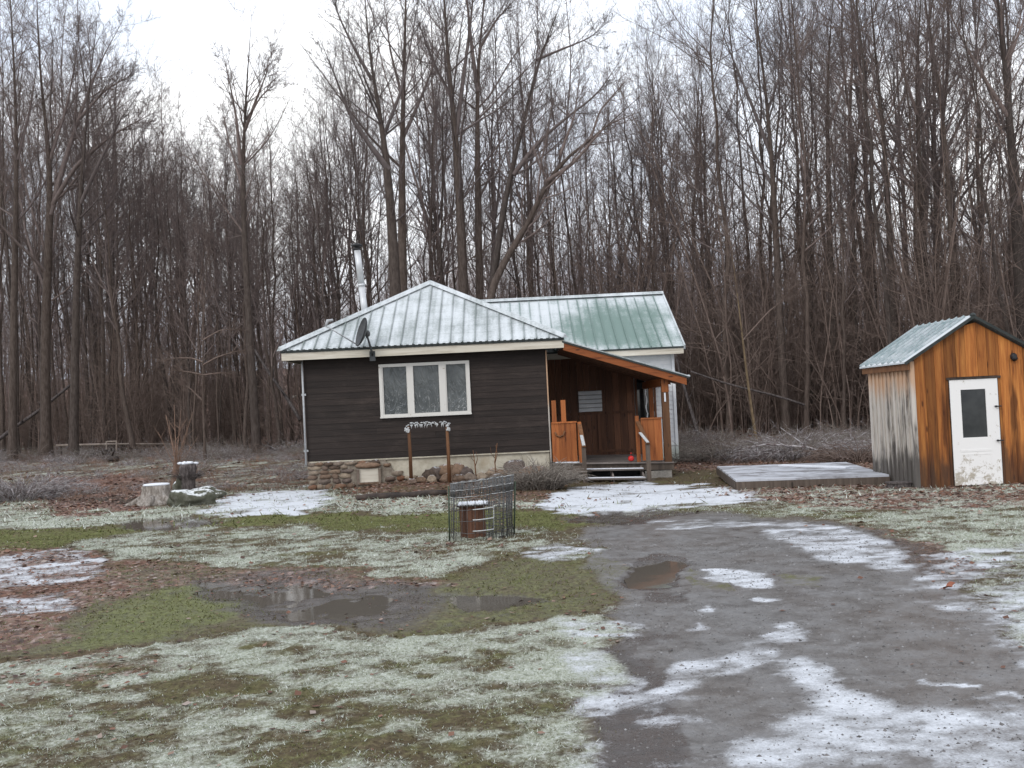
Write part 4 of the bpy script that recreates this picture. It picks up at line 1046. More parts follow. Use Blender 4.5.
for (x, y, l) in ((476, 470, .75), (496, 470, .9)):
    p = at(x, y, 24.3); gz = float(terrain(p.x, 24.3)); m = MB()
    m.tube([(p.x, 24.3, gz-.02), (p.x-.02, 24.3, gz+l*.5), (p.x+(-.05 if x < 480 else .06), 24.3, gz+l)], [.018,.014,.006], 5); m.tube([(p.x-.02, 24.3, gz+l*.45), (p.x+.05, 24.28, gz+l*.7), (p.x+.02, 24.28, gz+l*.95)], [.011,.008,.004], 4)
    m.tube([(p.x-.02, 24.3, gz+l*.6), (p.x-.10, 24.28, gz+l*.75), (p.x-.11, 24.28, gz+l*.9)], [.008,.006,.003], 4)
    tag(m.build('bare_plant', M['brown_post'], None, Vector((p.x, 24.3, gz))), ('bare forked plant stalk standing among stones behind the wire cage', 'dark bare plant stalk just right of the garden frame')[x < 480], 'plant')
# stumps and mossy rocks at the left
p = ground(157, 504); st_ = thing('tree_stump', p, 'pale weathered stump with peeling bark and a flat snowy top', 'stump')
m = MB(); m.lathe(p, [(.52,-.08),(.42,.06),(.33,.18),(.30,.32),(.31,.41),(.28,.425)], 30, .5, .06)
for a in (.3, 1.7, 3.6, 4.7, 5.6): m.tube([p+Vector((math.cos(a)*.28, math.sin(a)*.28, .16)), p+Vector((math.cos(a)*.55, math.sin(a)*.5, .03)), p+Vector((math.cos(a)*.85, math.sin(a)*.7, -.05))], [.09,.07,.03], 7)
m.build('bark', M['stump_bark'], st_)
m = MB(); m.lathe(p, [(.29,.427),(.295,.45),(.26,.465),(.05,.47)], 24, .5, .05); m.build('snow_top', M['snow'], st_)
y2 = 25.5; q = at(188, 476, y2); g2 = Vector((q.x, y2, float(terrain(q.x, y2)))); zt2 = at(188, 464, y2).z
st2 = thing('tree_stump', g2, 'dark shaggy stump with a lumpy white snow cap behind the mossy rock', 'stump')
m = MB(); h2 = zt2-g2.z; m.lathe(g2, [(.20,-.05),(.16,h2*.3),(.17,h2*.6),(.22,h2*.85),(.18,h2)], 22, .5, .12); stems(m, g2+Vector((0,0,h2*.5)), 110, .28, .42, .008, 1.2); m.build('bark', M['dark_stump'], st2)
m = MB()
for i in range(9): m.rock(g2+Vector((random.uniform(-.19,.19), random.uniform(-.12,.08), h2+random.uniform(.0,.04))), .075, .07, .04, .5, .3, 2)
m.build('snow_top', M['snow'], st2)
def mossrock(x, y, rx, ry, rz_, lab):
    p = ground(x, y); m = MB(); m.rock(p+Vector((0,0,rz_*.42)), rx, ry, rz_, .5, .28, 4); stems(m, p+Vector((0,-.05,0)), 90, rx*1.25, .16, .005, .8, 3, 3, 0); tag(m.build('mossy_rock', M['moss'], None, p), lab, 'rock')
mossrock(190, 505, .52, .33, .25, 'long low mossy rock lying beside the pale stump, dusted with snow')
mossrock(184, 493, .25, .25, .34, 'upright mossy rock with a snowy crown in front of the dark stump')
mossrock(205, 498, .40, .25, .18, 'small flat mossy rock at the right end of the stump group')
# bare multi-stem shrub
y3 = 27.0; q = at(176, 478, y3); g3 = Vector((q.x, y3, float(terrain(q.x, y3)))); m = MB()
for (dx, top, r_) in ((-10,415,.022), (-2,405,.024), (5,410,.018), (17,412,.02), (12,430,.014), (-18,432,.016), (-6,426,.015), (22,436,.012), (0,440,.012), (-25,446,.01), (8,446,.01)):
    e = at(176+dx, top, y3+random.uniform(-.3,.3)); k = g3.lerp(e, .45)+Vector((-.12*dx/15, 0, 0))
    m.tube([g3+Vector((dx*.006,0,0)), k, e], [r_, r_*.75, r_*.3], 5, None, False)
    for t in range(5):
        s = k.lerp(e, random.uniform(-.3,.85)); m.tube([s, s+Vector((random.uniform(-.25,.25), random.uniform(-.2,.2), random.uniform(.15,.4)))], [r_*.45, r_*.15], 4, None, False)
tag(m.build('bare_shrub', M['tan_stem'], None, g3), 'tan bare stemmed shrub rising behind the stumps on the left', 'shrub')
# brush piles and logs on the left
p = ground(24, 500); m = MB(); stems(m, p, 340, 1.15, 1.15, .014, 1.0, 5, 4, 3, 1.1)
tag(m.build('brush_pile', M['frost_twig'], None, p), 'grey mound of brush at the left edge beside the red leaves', 'brush pile')
p = ground(60, 462); m = MB(); stems(m, p, 150, .8, .45, .012, 1.3)
tag(m.build('brush_pile', M['frost_twig'], None, p), 'small tan brush heap at the wood edge on the left', 'brush pile')
def log(x0, y0, x1, y1, r_, mat, lab, lift=.0, nm_='fallen_log', Y=None, knob=True):
    if Y: a, b = at(x0, y0, Y), at(x1, y1, Y+1.0)
    else:
        a, b = ground(x0, y0), ground(x1, y1)
        a.z += r_*.7+lift; b.z += r_*.7+lift
    m = MB(); pts = []
    for t in np.linspace(0, 1, 8): pts.append(a.lerp(b, t)+Vector((0, .1*math.sin(t*5), .04*math.sin(t*7))))
    m.tube(pts, [r_*(1-.35*t) for t in np.linspace(0, 1, 8)], 9)
    if knob:
        for t in (.35, .6, .8):
            s = a.lerp(b, t); m.tube([s, s+Vector((random.uniform(-.3,.3), -.2, .4))], [r_*.4, r_*.1], 5)
    base = a if a.z < b.z else b
    tag(m.build(nm_, M[mat], None, Vector((base.x, base.y, float(terrain(base.x, base.y))))), lab, 'log')
log(96, 459, 142, 455, .22, 'dark_log', 'thick black log lying at the wood edge near the square frame')
log(88, 456, 118, 462, .16, 'dark_log', 'shorter dark log crossing the thick black log')
log(0, 456, 52, 459, .12, 'frost_twig', 'frosted log on the ground below the big left trees')
log(255, 452, 305, 449, .16, 'dark_log', 'dark log beside the cabin corner at the wood edge')
log(612, 300, 640, 200, .07, 'dark_stump', 'dead pole leaning between the trees above the wing roof', Y=45, nm_='leaning_log')
log(700, 440, 668, 330, .07, 'dark_stump', 'dead pole leaning left beside the white wing corner', Y=39, nm_='leaning_log')
log(805, 405, 690, 372, .045, 'dark_stump', 'thin dead pole slanting through the dark thicket above the platform', Y=37, nm_='leaning_log', knob=False)
log(300, 420, 255, 350, .08, 'dark_stump', 'dead pole leaning against the lone tall tree beside the cabin', Y=45, nm_='leaning_log')
log(-6, 443, 72, 385, .10, 'dark_stump', 'grey dead trunk leaning across the big left trees', Y=50, nm_='leaning_log')
# rail pole carried on two low stakes, and the square frame
YR = 47; a, b = at(56, 445.5, YR), at(170, 444, YR+1.5)
rail = thing('pole_rail', (a.x, YR, float(terrain(a.x, YR))), 'long pale horizontal pole rail along the wood edge on the left', 'rail')
m = MB(); m.tube([a, a.lerp(b,.5)+Vector((0,0,.03)), b], [.055,.05,.04], 8); m.build('pole', M['pale_log'], rail)
for t in (.04, .5, .95):
    p = a.lerp(b, t); m = MB(); m.tube([(p.x, p.y+.06, float(terrain(p.x, p.y))-.1), (p.x, p.y+.06, p.z+.1)], .04, 7); m.build('stake', M['dark_log'], rail)
YQ = 45.5; q0, q1 = at(106, 452, YQ), at(116.5, 440.5, YQ); gz = float(terrain(q0.x, YQ))
sq = thing('square_frame', (q0.x, YQ, gz), 'pale square wooden frame standing by the dark logs on the left', 'frame')
m = MB(); 
m.box(q0.x, q0.x+.04, YQ, YQ+.05, gz-.05, q1.z); m.box(q1.x-.04, q1.x, YQ, YQ+.05, gz-.05, q1.z); m.box(q0.x+.041, q1.x-.041, YQ, YQ+.05, q1.z-.05, q1.z); m.box(q0.x+.041, q1.x-.041, YQ, YQ+.05, gz+.15, gz+.2)
m.build('frame_rails', M['pale_log'], sq)
# brush on the right between the cabin and the shed
for (x, y, n_, sp, h, lab) in ((795, 458, 230, 2.0, 1.15, 'frosted heap of arching cut branches behind the platform'), (722, 458, 230, 1.6, 1.0, 'tangled brown brush heap beside the white wing corner'), (858, 462, 130, 1.1, 1.0, 'dark twiggy brush heap against the weathered shed side')):
    Y = {795: 28.5, 722: 29.5, 858: 26.0}[x]; q = at(x, y, Y); p = Vector((q.x, Y, float(terrain(q.x, Y)))); m = MB(); stems(m, p, int(n_*1.5), sp, h*1.15, .013, 1.05, 6, 4, 4, 1.4)
    tag(m.build('brush_pile', M['frost_twig' if x == 795 else 'dead_plant' if x == 722 else 'red_twig'], None, p), lab, 'brush pile')
a, b = at(768, 444, 27.5), at(850, 464, 26.2); m = MB(); b.z = float(terrain(b.x, b.y))+.04
m.tube([a+Vector((-.9,.3,-.15)), a, a.lerp(b,.5)+Vector((0,0,.12)), b], [.012,.022,.026,.03], 7); m.tube([a.lerp(b,.3), a.lerp(b,.3)+Vector((-.7,-.1,.35))], [.02,.006], 5); m.tube([a.lerp(b,.5)+Vector((0,0,.12)), a+Vector((.3,-.2,.45))], [.02,.006], 5)
tag(m.build('fallen_branch', M['frost_twig'], None, Vector((b.x, b.y, b.z-.04))), 'long pale frosted branch lying over the brush behind the platform', 'branch')
# one big orange-brown leaf on the drive
p = ground(948, 589); m = MB(); vs = []
for k in range(14):
    a = 2*math.pi*k/14; r_ = .042*(1+.32*math.cos(5*a)); vs.append(p+Vector((r_*1.25*math.cos(a), r_*math.sin(a)*.9, .030+.024*math.cos(a)+.016*math.sin(2*a))))
vs.append(p+Vector((0,0,.02))); fs = [(k, (k+1) % 14, 14) for k in range(14)]
m.add(vs, fs, .5); m.add([v-Vector((0,0,.004)) for v in vs], [f[::-1] for f in fs], .5); m.tube([p+Vector((-.05,0,.012)), p+Vector((-.09,-.02,.004))], [.003,.0015], 4)
n = N('rust_leaf'); tag(m.build('curled_leaf', n.fin(n.mix(n.noise(30), (.20,.06,.03), (.30,.10,.05)), .6), None, p), 'large rust orange curled leaf lying on the wet drive', 'leaf')
# ------------------------------------------------------------------ bare trees
def unit(v): return v/np.maximum(np.linalg.norm(v, axis=-1, keepdims=True), 1e-9)
def sample(P, i, t):
    K = P.shape[1]; f = t*(K-1); k = np.clip(f.astype(int), 0, K-2); w = (f-k)[:,None]
    a, b = P[i, k], P[i, k+1]
    return a*(1-w)+b*w, unit(b-a), k, (f-k)
def sprout(P, Rd, Ln, r, n, t0, t1, ang, lf, trop, K, jit, rf, rmin, minz=-1e9, taper=.6):
    """n children on each parent limb: leave it at an angle, then turn upward"""
    M_ = len(P); i = np.repeat(np.arange(M_), n); t = r.uniform(t0, t1, len(i))
    p, tan, k, w = sample(P, i, t)
    ok = p[:,2] > minz
    i, t, p, tan, k, w = i[ok], t[ok], p[ok], tan[ok], k[ok], w[ok]
    pr_ = Rd[i, k]*(1-w)+Rd[i, k+1]*w
    q = unit(np.cross(tan, unit(r.normal(size=tan.shape)))); a = R(1)*(ang+r.normal(0, 11, len(i)))
    d = unit(tan*np.cos(a)[:,None]+q*np.sin(a)[:,None])
    L = Ln[i]*lf*(1-taper*t)*r.uniform(.55, 1.25, len(i))
    pts = [p]; 
    for s in range(K-1):
        d = unit(d+np.array([0,0,trop])*(1 if s else .3)+r.normal(0, jit, d.shape)); p = p+d*(L/(K-1))[:,None]; pts.append(p)
    r0 = np.maximum(np.minimum(pr_*rf, L*.0115+.003), rmin)
    prof = np.linspace(1, .12, K)
    return np.stack(pts, 1), np.maximum(r0[:,None]*prof[None], rmin*.45), L
def tubes(P, Rd, ns):
    M_, K, _ = P.shape
    T = np.empty_like(P); T[:,1:-1] = P[:,2:]-P[:,:-2]; T[:,0] = P[:,1]-P[:,0]; T[:,-1] = P[:,-1]-P[:,-2]; T = unit(T)
    ref = np.where(np.abs(T[:,:1,2:]) > .8, np.array([1.,.2,0]), np.array([0.,.1,1.])); ref = np.broadcast_to(ref, T.shape)
    x = unit(np.cross(T, ref)); y = np.cross(T, x)
    a = 2*np.pi*np.arange(ns)/ns
    V = P[:,:,None]+(x[:,:,None]*np.cos(a)[:,None]+y[:,:,None]*np.sin(a)[:,None])*Rd[:,:,None,None]
    base = (np.arange(M_)*K*ns)[:,None,None]+(np.arange(K-1)*ns)[None,:,None]
    k = np.arange(ns)[None,None]; k2 = (k+1) % ns
    Fq = np.stack([base+k, base+k2, base+ns+k2, base+ns+k], -1).reshape(-1, 4)
    return V.reshape(-1, 3), Fq
def merge(L):
    Vs, Fs, o = [], [], 0
    for v, f in L: Vs.append(v); Fs.append(f+o); o += len(v)
    return np.concatenate(Vs), np.concatenate(Fs)
def resample(pts, K):
    pts = np.array(pts, float); d = np.r_[0, np.cumsum(np.linalg.norm(np.diff(pts[:,:3], axis=0), axis=1))]; t = np.linspace(0, d[-1], K)
    # Catmull-like smoothing of the traced bends
    out = np.stack([np.interp(t, d, pts[:,c]) for c in range(pts.shape[1])], 1)
    for _ in range(2): out[1:-1] = .25*out[:-2]+.5*out[1:-1]+.25*out[2:]
    return out, d[-1]
def crown_of(P, Rd, Ln, r, n=(16,7,7), t0=.35, ang=(45,42,40), lf=(.38,.46,.50), minz=-1e9, rmin=.0046, fine=True):
    if fine: n = (int(n[0]*1.25), n[1]+1, n[2]+2)
    lv = []
    c1 = sprout(P, Rd, Ln, r, n[0], t0, .985, ang[0], lf[0], .085, 8, .07, .50, .008, minz)
    c2 = sprout(*c1, r, n[1], .18, .99, ang[1], lf[1], .055, 6, .085, .55, .006)
    lv = [tubes(c1[0], c1[1], 5), tubes(c2[0], c2[1], 4)]
    if fine:
        c3 = sprout(*c2, r, n[2], .15, .98, ang[2], lf[2], .04, 4, .10, .6, rmin)
        lv.append(tubes(c3[0], c3[1], 3))
        ce = sprout(P, Rd, Ln, r, 26, .62, .998, 36, .17, .06, 6, .07, .5, rmin, minz); ce2 = sprout(*ce, r, 6, .2, .99, 36, .42, .05, 4, .08, .6, rmin); lv.append(tubes(ce2[0], ce2[1], 3)); lv.append(tubes(ce[0], ce[1], 3))
        cg = sprout(*c1, r, 8, .4, .995, 36, .22, .05, 4, .08, .5, rmin); lv.append(tubes(cg[0], cg[1], 3))
    return lv
def flare(Rd, L):
    t = np.linspace(0, 1, Rd.shape[1])*L
    return Rd*(1+.55*np.exp(-t/.45))[None]
def make_proto(seed, H=20, r0=.20, lean=.4, crown=.38, fork=False, n=(17,7,7)):
    r = np.random.default_rng(seed); K = 16
    z = np.linspace(-.25, H, K); w = np.cumsum(r.normal(0, .10, (K, 2)), 0)+np.linspace(0, 1, K)[:,None]*r.normal(0, lean, 2)
    P = np.concatenate([w-w[0], z[:,None]], 1)[None]; Rd = (.80*r0*np.linspace(1, .035, K)**1.05)[None]
    Ls = np.array([H])
    stems_ = [(P, flare(Rd, H), Ls)]
    V, Fq = tubes(P, stems_[0][1], 9)
    extra = []
    if fork:
        c = sprout(P, Rd, Ls, r, 2, .30, .5, 20, .75, .10, 16, .05, .72, .02, -1, .35); extra.append(tubes(c[0], c[1], 7))
        P = np.concatenate([P, c[0]]); Rd = np.concatenate([Rd, c[1]]); Ls = np.concatenate([Ls, c[2]])
    lv = extra+crown_of(P, Rd, Ls, r, n, crown)
    return mesh_from('trunk', V, Fq, None, M['bark'], None, True), mesh_from('crown', *merge(lv), None, M['twig'], None, True)
PROTO = [make_proto(100+i, 20, [.17,.14,.20,.12,.16,.10,.22,.13,.15][i], [.5,.8,.3,.9,.5,.6,.4,1.1,.6][i], [.34,.42,.38,.5,.30,.45,.36,.40,.28][i], i in (2, 4, 6, 7), [(17,7,6),(15,7,6),(15,7,6),(12,6,6),(14,6,6),(11,6,5),(16,7,6),(14,6,6),(17,6,6)][i]) for i in range(9)]
def tree_thing(mt, mc, loc, rz, sc, label, group=None):
    t = thing('bare_tree', loc, label, 'tree', group); t.rotation_euler = (0, 0, rz); t.scale = sc
    link('trunk', mt, t); link('crown', mc, t)
    return t
def traced(name, Y, stem_list, label, n=(12,7,7), t0=.42, seed=1, minz=5.0, mt=None, mc=None, depth=1.4, lf=(.34,.46,.50)):
    r = np.random.default_rng(seed); Ps, Rs_, Ls = [], [], []
    K = 18
    root = None
    for j, st in enumerate(stem_list):
        q = []
        dy = 0 if j == 0 else r.uniform(-depth, depth)
        for k, (x, y, w) in enumerate(st):
            yy = Y+dy*min(1, k/max(1, len(st)-1)); p = at(x, y, yy); q.append((p.x, p.y, p.z, w*Y/2000*(.90 if y > 150 else .78)))
        if j == 0:
            gz = float(terrain(q[0][0], Y)); q[0] = (q[0][0], q[0][1], min(q[0][2], gz)-.25, q[0][3])
            root = np.array([q[0][0], q[0][1], gz])
        q, L = resample(q, K)
        q[:,3] *= 1-.78*np.linspace(0, 1, K)**2.2; Ps.append(q[:,:3]); Rs_.append(q[:,3]); Ls.append(L)
    P = np.array(Ps)-root; Rd = np.array(Rs_); Ls = np.array(Ls)
    R0 = Rd.copy(); R0[0] = flare(Rd[:1], Ls[0])[0]
    V, Fq = tubes(P[:1], R0[:1], 10)
    lv = [tubes(P[1:], Rd[1:], 8)] if len(P) > 1 else []
    lv += crown_of(P, Rd, np.maximum(Ls, 6), r, n, t0, lf=lf, minz=minz)
    t = thing(name, root, label, 'tree')
    link('trunk', mesh_from('trunk', V, Fq, None, mt or M['bark'], None, True), t); link('crown', mesh_from('crown', *merge(lv), None, mc or M['twig'], None, True), t)
    return t
traced('bare_tree', 42, [[(257,452,10),(252,370,9),(247,290,8.5),(243,205,7.5),(243,155,6.5),(246,95,5),(249,50,3),(252,14,1.2)], [(241,165,5),(236,115,3.5),(228,75,2),(222,50,1)], [(245,130,4.5),(256,100,3.5),(266,75,2),(274,48,1)], [(242,185,3.5),(228,140,2.5),(222,105,1.5)], [(246,120,3),(262,95,2),(280,80,1)]],
       'lone tall slim bare tree standing clear against the white sky gap left of the cabin', (11,7,6), .42, 2, 7)
traced('bare_tree', 40, [[(399,452,17),(397,330,14.5),(393,240,13),(388,170,11),(380,110,8),(371,70,6),(366,20,4),(362,-50,2.5)], [(389,170,8),(366,140,6),(348,112,5),(335,75,3.5),(320,40,2)], [(372,80,5),(355,50,4),(338,15,2.5),(330,-20,1.5)], [(384,135,5),(400,95,4),(410,50,3),(418,0,2)]],
       'thick forking bare tree rising directly behind the cabin roof peak left of centre', (9,6,6), .40, 3, 7)
traced('bare_tree', 41.5, [[(407,450,15),(403,330,12.5),(402,230,11),(402,150,9.5),(404,70,7.5),(406,0,5.5),(407,-70,3)], [(402,140,5),(420,100,4),(436,60,3),(450,20,2)], [(403,100,4),(390,50,3),(384,0,2)]],
       'straight bare tree close behind the forking one over the cabin roof peak', (9,6,6), .45, 4, 8)
traced('bare_tree', 41, [[(470,448,15),(465,330,12.5),(460,200,11.5),(455,130,10.5),(448,60,8),(444,0,6),(440,-70,3.5)], [(456,135,7),(463,80,5.5),(471,20,4),(477,-50,2.5)], [(452,100,4),(432,60,3.2),(418,20,2)]],
       'tall bare tree forking high above the cabin ridge, left of the very straight one', (9,6,6), .45, 5, 8)
traced('bare_tree', 42, [[(486,448,11),(480,330,9.5),(478,200,9),(477,100,8),(478,60,7),(482,20,5),(490,-50,3)], [(478,92,6),(472,50,5),(467,0,4),(463,-40,2.5)], [(479,50,4),(496,20,3),(515,0,2)]],
       'very straight pale trunk above the cabin ridge next to the curved trees', (9,6,6), .5, 6, 9)
traced('bare_tree', 39, [[(486,448,11),(488,320,9.5),(502,215,8.5),(510,172,8),(522,135,7),(530,90,6),(537,60,5),(549,35,4),(562,0,2.5)], [(513,175,6),(540,140,5),(566,118,4),(597,95,3.2),(622,58,2)], [(536,60,4),(560,50,3),(590,38,2),(615,15,1)], [(530,100,3.5),(540,60,2.5),(556,20,1.5)]],
       'curved bare tree sweeping up to the right from behind the cabin roof', (9,7,6), .45, 7, 7)
traced('bare_tree', 38.5, [[(478,448,11),(487,290,9.5),(505,258,9),(530,225,8),(545,182,7.5),(560,155,7),(586,148,6),(612,120,4.5),(645,92,2.5)], [(545,182,5),(572,165,4.2),(606,125,3.4),(640,112,2)], [(588,147,3.5),(600,110,3),(628,78,2)], [(560,155,3.5),(575,115,2.6),(580,70,1.6)]],
       'crooked bare tree leaning far right over the green wing roof', (8,7,6), .4, 8, 6)
traced('bare_tree', 47, [[(46,457,12),(45,380,11),(46,300,10.5),(50,220,9.5),(50,150,7.5),(41,90,5.5),(38,40,4),(36,-30,2)], [(50,215,7),(62,170,6.5),(78,120,5),(100,62,3.5),(122,22,2)], [(52,205,5),(76,165,5),(112,135,3.8),(155,112,2)], [(78,120,4),(105,90,3),(140,70,1.6)], [(48,165,4),(66,110,3.2),(76,60,2),(80,20,1)]],
       'big spreading bare tree on the far left whose limbs reach right over the sky gap', (15,8,7), .34, 9, 7, lf=(.38,.46,.50))
traced('bare_tree', 46, [[(12,457,9),(14,300,8),(17,150,6.5),(14,60,5),(8,-40,2.5)], [(17,160,4.5),(30,110,3.5),(38,60,2)]], 'slim bare tree at the very left edge beside the spreading tree', (12,7,7), .4, 10, 7)
traced('bare_tree', 46, [[(73,456,10),(76,300,8.5),(80,200,7),(88,100,4.5),(97,20,2)], [(80,205,4.5),(98,165,4),(120,120,2.6),(138,95,1.5)]], 'bare tree just right of the spreading tree on the far left', (11,7,6), .4, 12, 7)
traced('bare_tree', 38, [[(788,446,10),(780,330,8.5),(776,230,8),(771,150,7.5),(765,80,6),(756,20,4),(748,-50,2.5)], [(773,160,5),(748,95,4),(724,38,2.5),(712,0,1.5)], [(768,110,4),(785,60,3),(794,0,2)], [(775,190,4),(752,150,3),(728,115,2)]],
       'bare tree with fanning upper limbs right of the wing roof', (9,6,6), .4, 13, 7)
traced('bare_tree', 39, [[(836,446,9),(830,250,8),(827,110,6.5),(829,40,4.5),(836,-30,2.5)], [(828,130,4),(845,80,3),(852,30,2)]], 'slim straight bare tree between the fanning tree and the shed', (11,7,6), .45, 14, 8)
traced('bare_tree', 37, [[(900,446,9.5),(889,220,8),(883,126,7),(876,60,5.5),(869,-20,4),(866,-60,2.5)], [(884,130,4),(862,80,3.2),(852,30,2)]], 'bare tree behind the left slope of the shed roof', (10,7,6), .45, 15, 8)
traced('bare_tree', 38, [[(936,446,11),(923,250,9),(918,126,7.5),(916,66,6),(921,0,4.5),(924,-50,2.5)], [(917,115,4.5),(903,70,3.5),(896,20,2.5)], [(918,90,4),(934,45,3),(944,0,2)]], 'bare tree behind the shed roof with a long straight trunk', (10,7,6), .45, 16, 8)
traced('bare_tree', 36, [[(964,446,9),(950,220,7.5),(946,140,6.5),(938,80,5.5),(927,15,4),(918,-50,2.5)], [(945,135,3.5),(962,95,3),(975,50,2)]], 'left leaning bare tree above the shed ridge', (10,7,6), .45, 17, 8)
traced('bare_tree', 35, [[(1030,446,17),(1019,260,14),(1013,166,12.5),(1006,76,10),(998,0,8),(988,-80,5)], [(1010,120,6),(985,80,5),(962,40,3.5),(945,0,2)], [(1005,70,5),(1020,30,4),(1035,-10,2.5)]], 'thickest bare trunk at the right edge above the shed', (12,7,7), .4, 18, 7)
traced('young_tree', 33, [[(758,446,3.4),(748,385,2.9),(741,325,2.3),(735,275,1.6),(728,230,.8)], [(743,340,1.8),(770,310,1.4),(800,290,.8)]], 'slender yellow barked young tree in front of the dark wood beside the platform', (8,5,4), .35, 19, 2, M['yellow_bark'], M['red_twig'])
traced('young_tree', 40, [[(205,458,3.2),(203,390,2.7),(203,330,2.2),(205,285,1.8),(208,250,1)], [(203,365,2),(215,358,1.6),(232,352,1.3),(246,350,.8)], [(203,362,2),(192,358,1.6),(175,358,1.2),(160,362,.8)], [(203,375,2),(190,372,1.6),(172,370,1.2)], [(203,340,1.8),(220,330,1.4),(238,329,.8)], [(202,400,1.8),(192,390,1.4),(182,382,.8)], [(203,375,1.7),(218,373,1.3),(230,373,.8)]],
       'small dark young tree with frosted drooping side branches left of the cabin', (5,0,0), .3, 20, 2, M['bark'], M['red_twig'], .5, (.10,.40,.4))

# the wood: one of each kind, then copies with their parts
edge = np.array([(-62,64),(-45,58),(-27,51),(-17,46),(-11,43.5),(-3,42.5),(1,42),(7,38.5),(12,35),(17,31.5),(24,29.5),(34,28.5)])
def edgeY(x): return np.interp(x, edge[:,0], edge[:,1])
def skyline(px): return np.interp(px, [-300,60,105,150,215,330,372,420,560,630,690,735,1400], [-260,-200,60,150,160,140,10,-120,-60,55,60,-120,-220])
r = np.random.default_rng(77); spots = []; tries = 0
while len(spots) < 282 and tries < 60000:
    tries += 1
    x = r.uniform(-48, 44); back = r.random()**1.5*34; Y = edgeY(x)+.4+back
    if abs(x) > Y*.60+2: continue
    px, py = project(np.array(x), np.array(Y), np.array(.6))
    if not -30 < px < 1060: continue
    if any((x-a)**2+(Y-b)**2 < (1.25+.035*back)**2 for a, b, *_ in spots): continue
    if back < 3 and r.random() < .35: continue
    if 335 < px < 560 and r.random() < .22: continue
    spots.append((x, Y, float(px), back))
src = []
for i, (x, Y, px, back) in enumerate(spots):
    hz = 408-(px-512)*math.tan(ROLL)
    top = skyline(px)+r.normal(0, 28)
    Ht = (hz-top)/1000*Y+1.8; Ht = float(np.clip(Ht, 8.5, 26))*(r.uniform(.90, 1.04) if r.random() < .5 or 115 < px < 345 else r.uniform(.5, .8))
    k = int(r.integers(0, 9)); s = Ht/20
    wS = s*r.uniform(.60, 1.0)*(1.15 if 115 < px < 345 else 1)
    reg = 0 if px < 330 else 1 if px < 680 else 2
    lab = [('bare tree among many in the dense grey wood left of the cabin', 'bare trees of the wood left of the cabin'),
           ('bare tree among many in the wood rising behind the cabin roofs', 'bare trees of the wood behind the cabin'),
           ('bare tree among many in the dark wood right of the cabin and behind the shed', 'bare trees of the wood right of the cabin')][reg]
    loc = (x, Y, float(terrain(x, Y))); rz = r.uniform(0, 6.28)
    if len(src) <= k or not any(q[0] == k for q in src):
        t = tree_thing(*PROTO[k], loc, rz, (wS, wS, s), *lab); src.append((k, t))
    else:
        t0_ = [q[1] for q in src if q[0] == k][0]
        t = t0_.copy(); COL.objects.link(t); t.location = loc; t.rotation_euler = (r.normal(0,.02), r.normal(0,.02), rz); t.scale = (wS, wS, s); t['label'], t['group'] = lab
        for ch in list(t0_.children):
            c = ch.copy(); COL.objects.link(c); c.parent = t

# far wood, thicket and brambles that read as one mass each: points that carry unlinked source meshes
def hidden(name, V, Fq, mat):
    return bpy.data.objects.new(name, mesh_from(name, V, Fq, None, mat, None, True))
def far_tree(seed):
    r = np.random.default_rng(seed); H = 20; K = 10
    w = np.cumsum(r.normal(0, .14, (K,2)), 0); P = np.concatenate([w-w[0], np.linspace(-.3, H, K)[:,None]], 1)[None]; Rd = (.13*np.linspace(1,.08,K))[None]; Ls = np.array([H*1.0])
    return merge([tubes(P, Rd, 5)]+[tubes(*c[:2], 3) for c in [sprout(P, Rd, Ls, r, 22, .3, .98, 42, .32, .1, 5, .1, .5, .015)]]+crown_of(P, Rd, Ls, r, (14,6,4), .35, fine=False, rmin=.012)+[tubes(*sprout(*sprout(P, Rd, Ls, r, 16, .35, .98, 42, .30, .1, 5, .1, .5, .015), r, 9, .2, 1, 40, .4, .05, 4, .12, .5, .009)[:2], 3)])
def sapling(seed, dense=9):
    r = np.random.default_rng(seed); n = dense; K = 8
    a = r.uniform(0, 6.28, n); H = r.uniform(2.2, 8.5, n); lean = r.normal(0, 1.15, (n,2)); s0 = r.normal(0, .35, (n,2))
    t = np.linspace(0, 1, K); P = np.zeros((n,K,3)); P[:,:,:2] = s0[:,None]+lean[:,None]*t[None,:,None]**1.5+np.cumsum(r.normal(0,.035,(n,K,2)),1); P[:,:,2] = H[:,None]*t[None]-.1
    Rd = (r.uniform(.012, .028, n)[:,None]*np.linspace(1,.25,K)[None])
    c1 = sprout(P, Rd, H, r, 12, .10, .97, 58, .34, .03, 6, .15, .6, .006); c2 = sprout(*c1, r, 5, .2, .98, 42, .42, .04, 4, .15, .6, .005)
    return merge([tubes(P, Rd, 4), tubes(*c1[:2], 3), tubes(*c2[:2], 3)])
def bramble(seed):
    r = np.random.default_rng(seed); n = 42; K = 7
    a = r.uniform(0, 6.28, n); d = np.stack([np.cos(a)*.7, np.sin(a)*.7, r.uniform(.5, 1.3, n)], 1); p = np.concatenate([r.normal(0,.5,(n,2)), np.full((n,1), -.05)], 1); pts = [p]; L = r.uniform(.7, 2.0, n)
    for s in range(K-1): d = unit(d+np.array([0,0,-.25])+r.normal(0,.16,d.shape)); p = p+d*(L/(K-1))[:,None]; pts.append(p)
    P = np.stack(pts, 1); Rd = np.repeat(np.linspace(.011,.004,K)[None], n, 0)
    c = sprout(P, Rd, L, r, 6, .2, .98, 50, .35, -.02, 4, .16, .7, .004)
    return merge([tubes(P, Rd, 3), tubes(*c[:2], 3)])
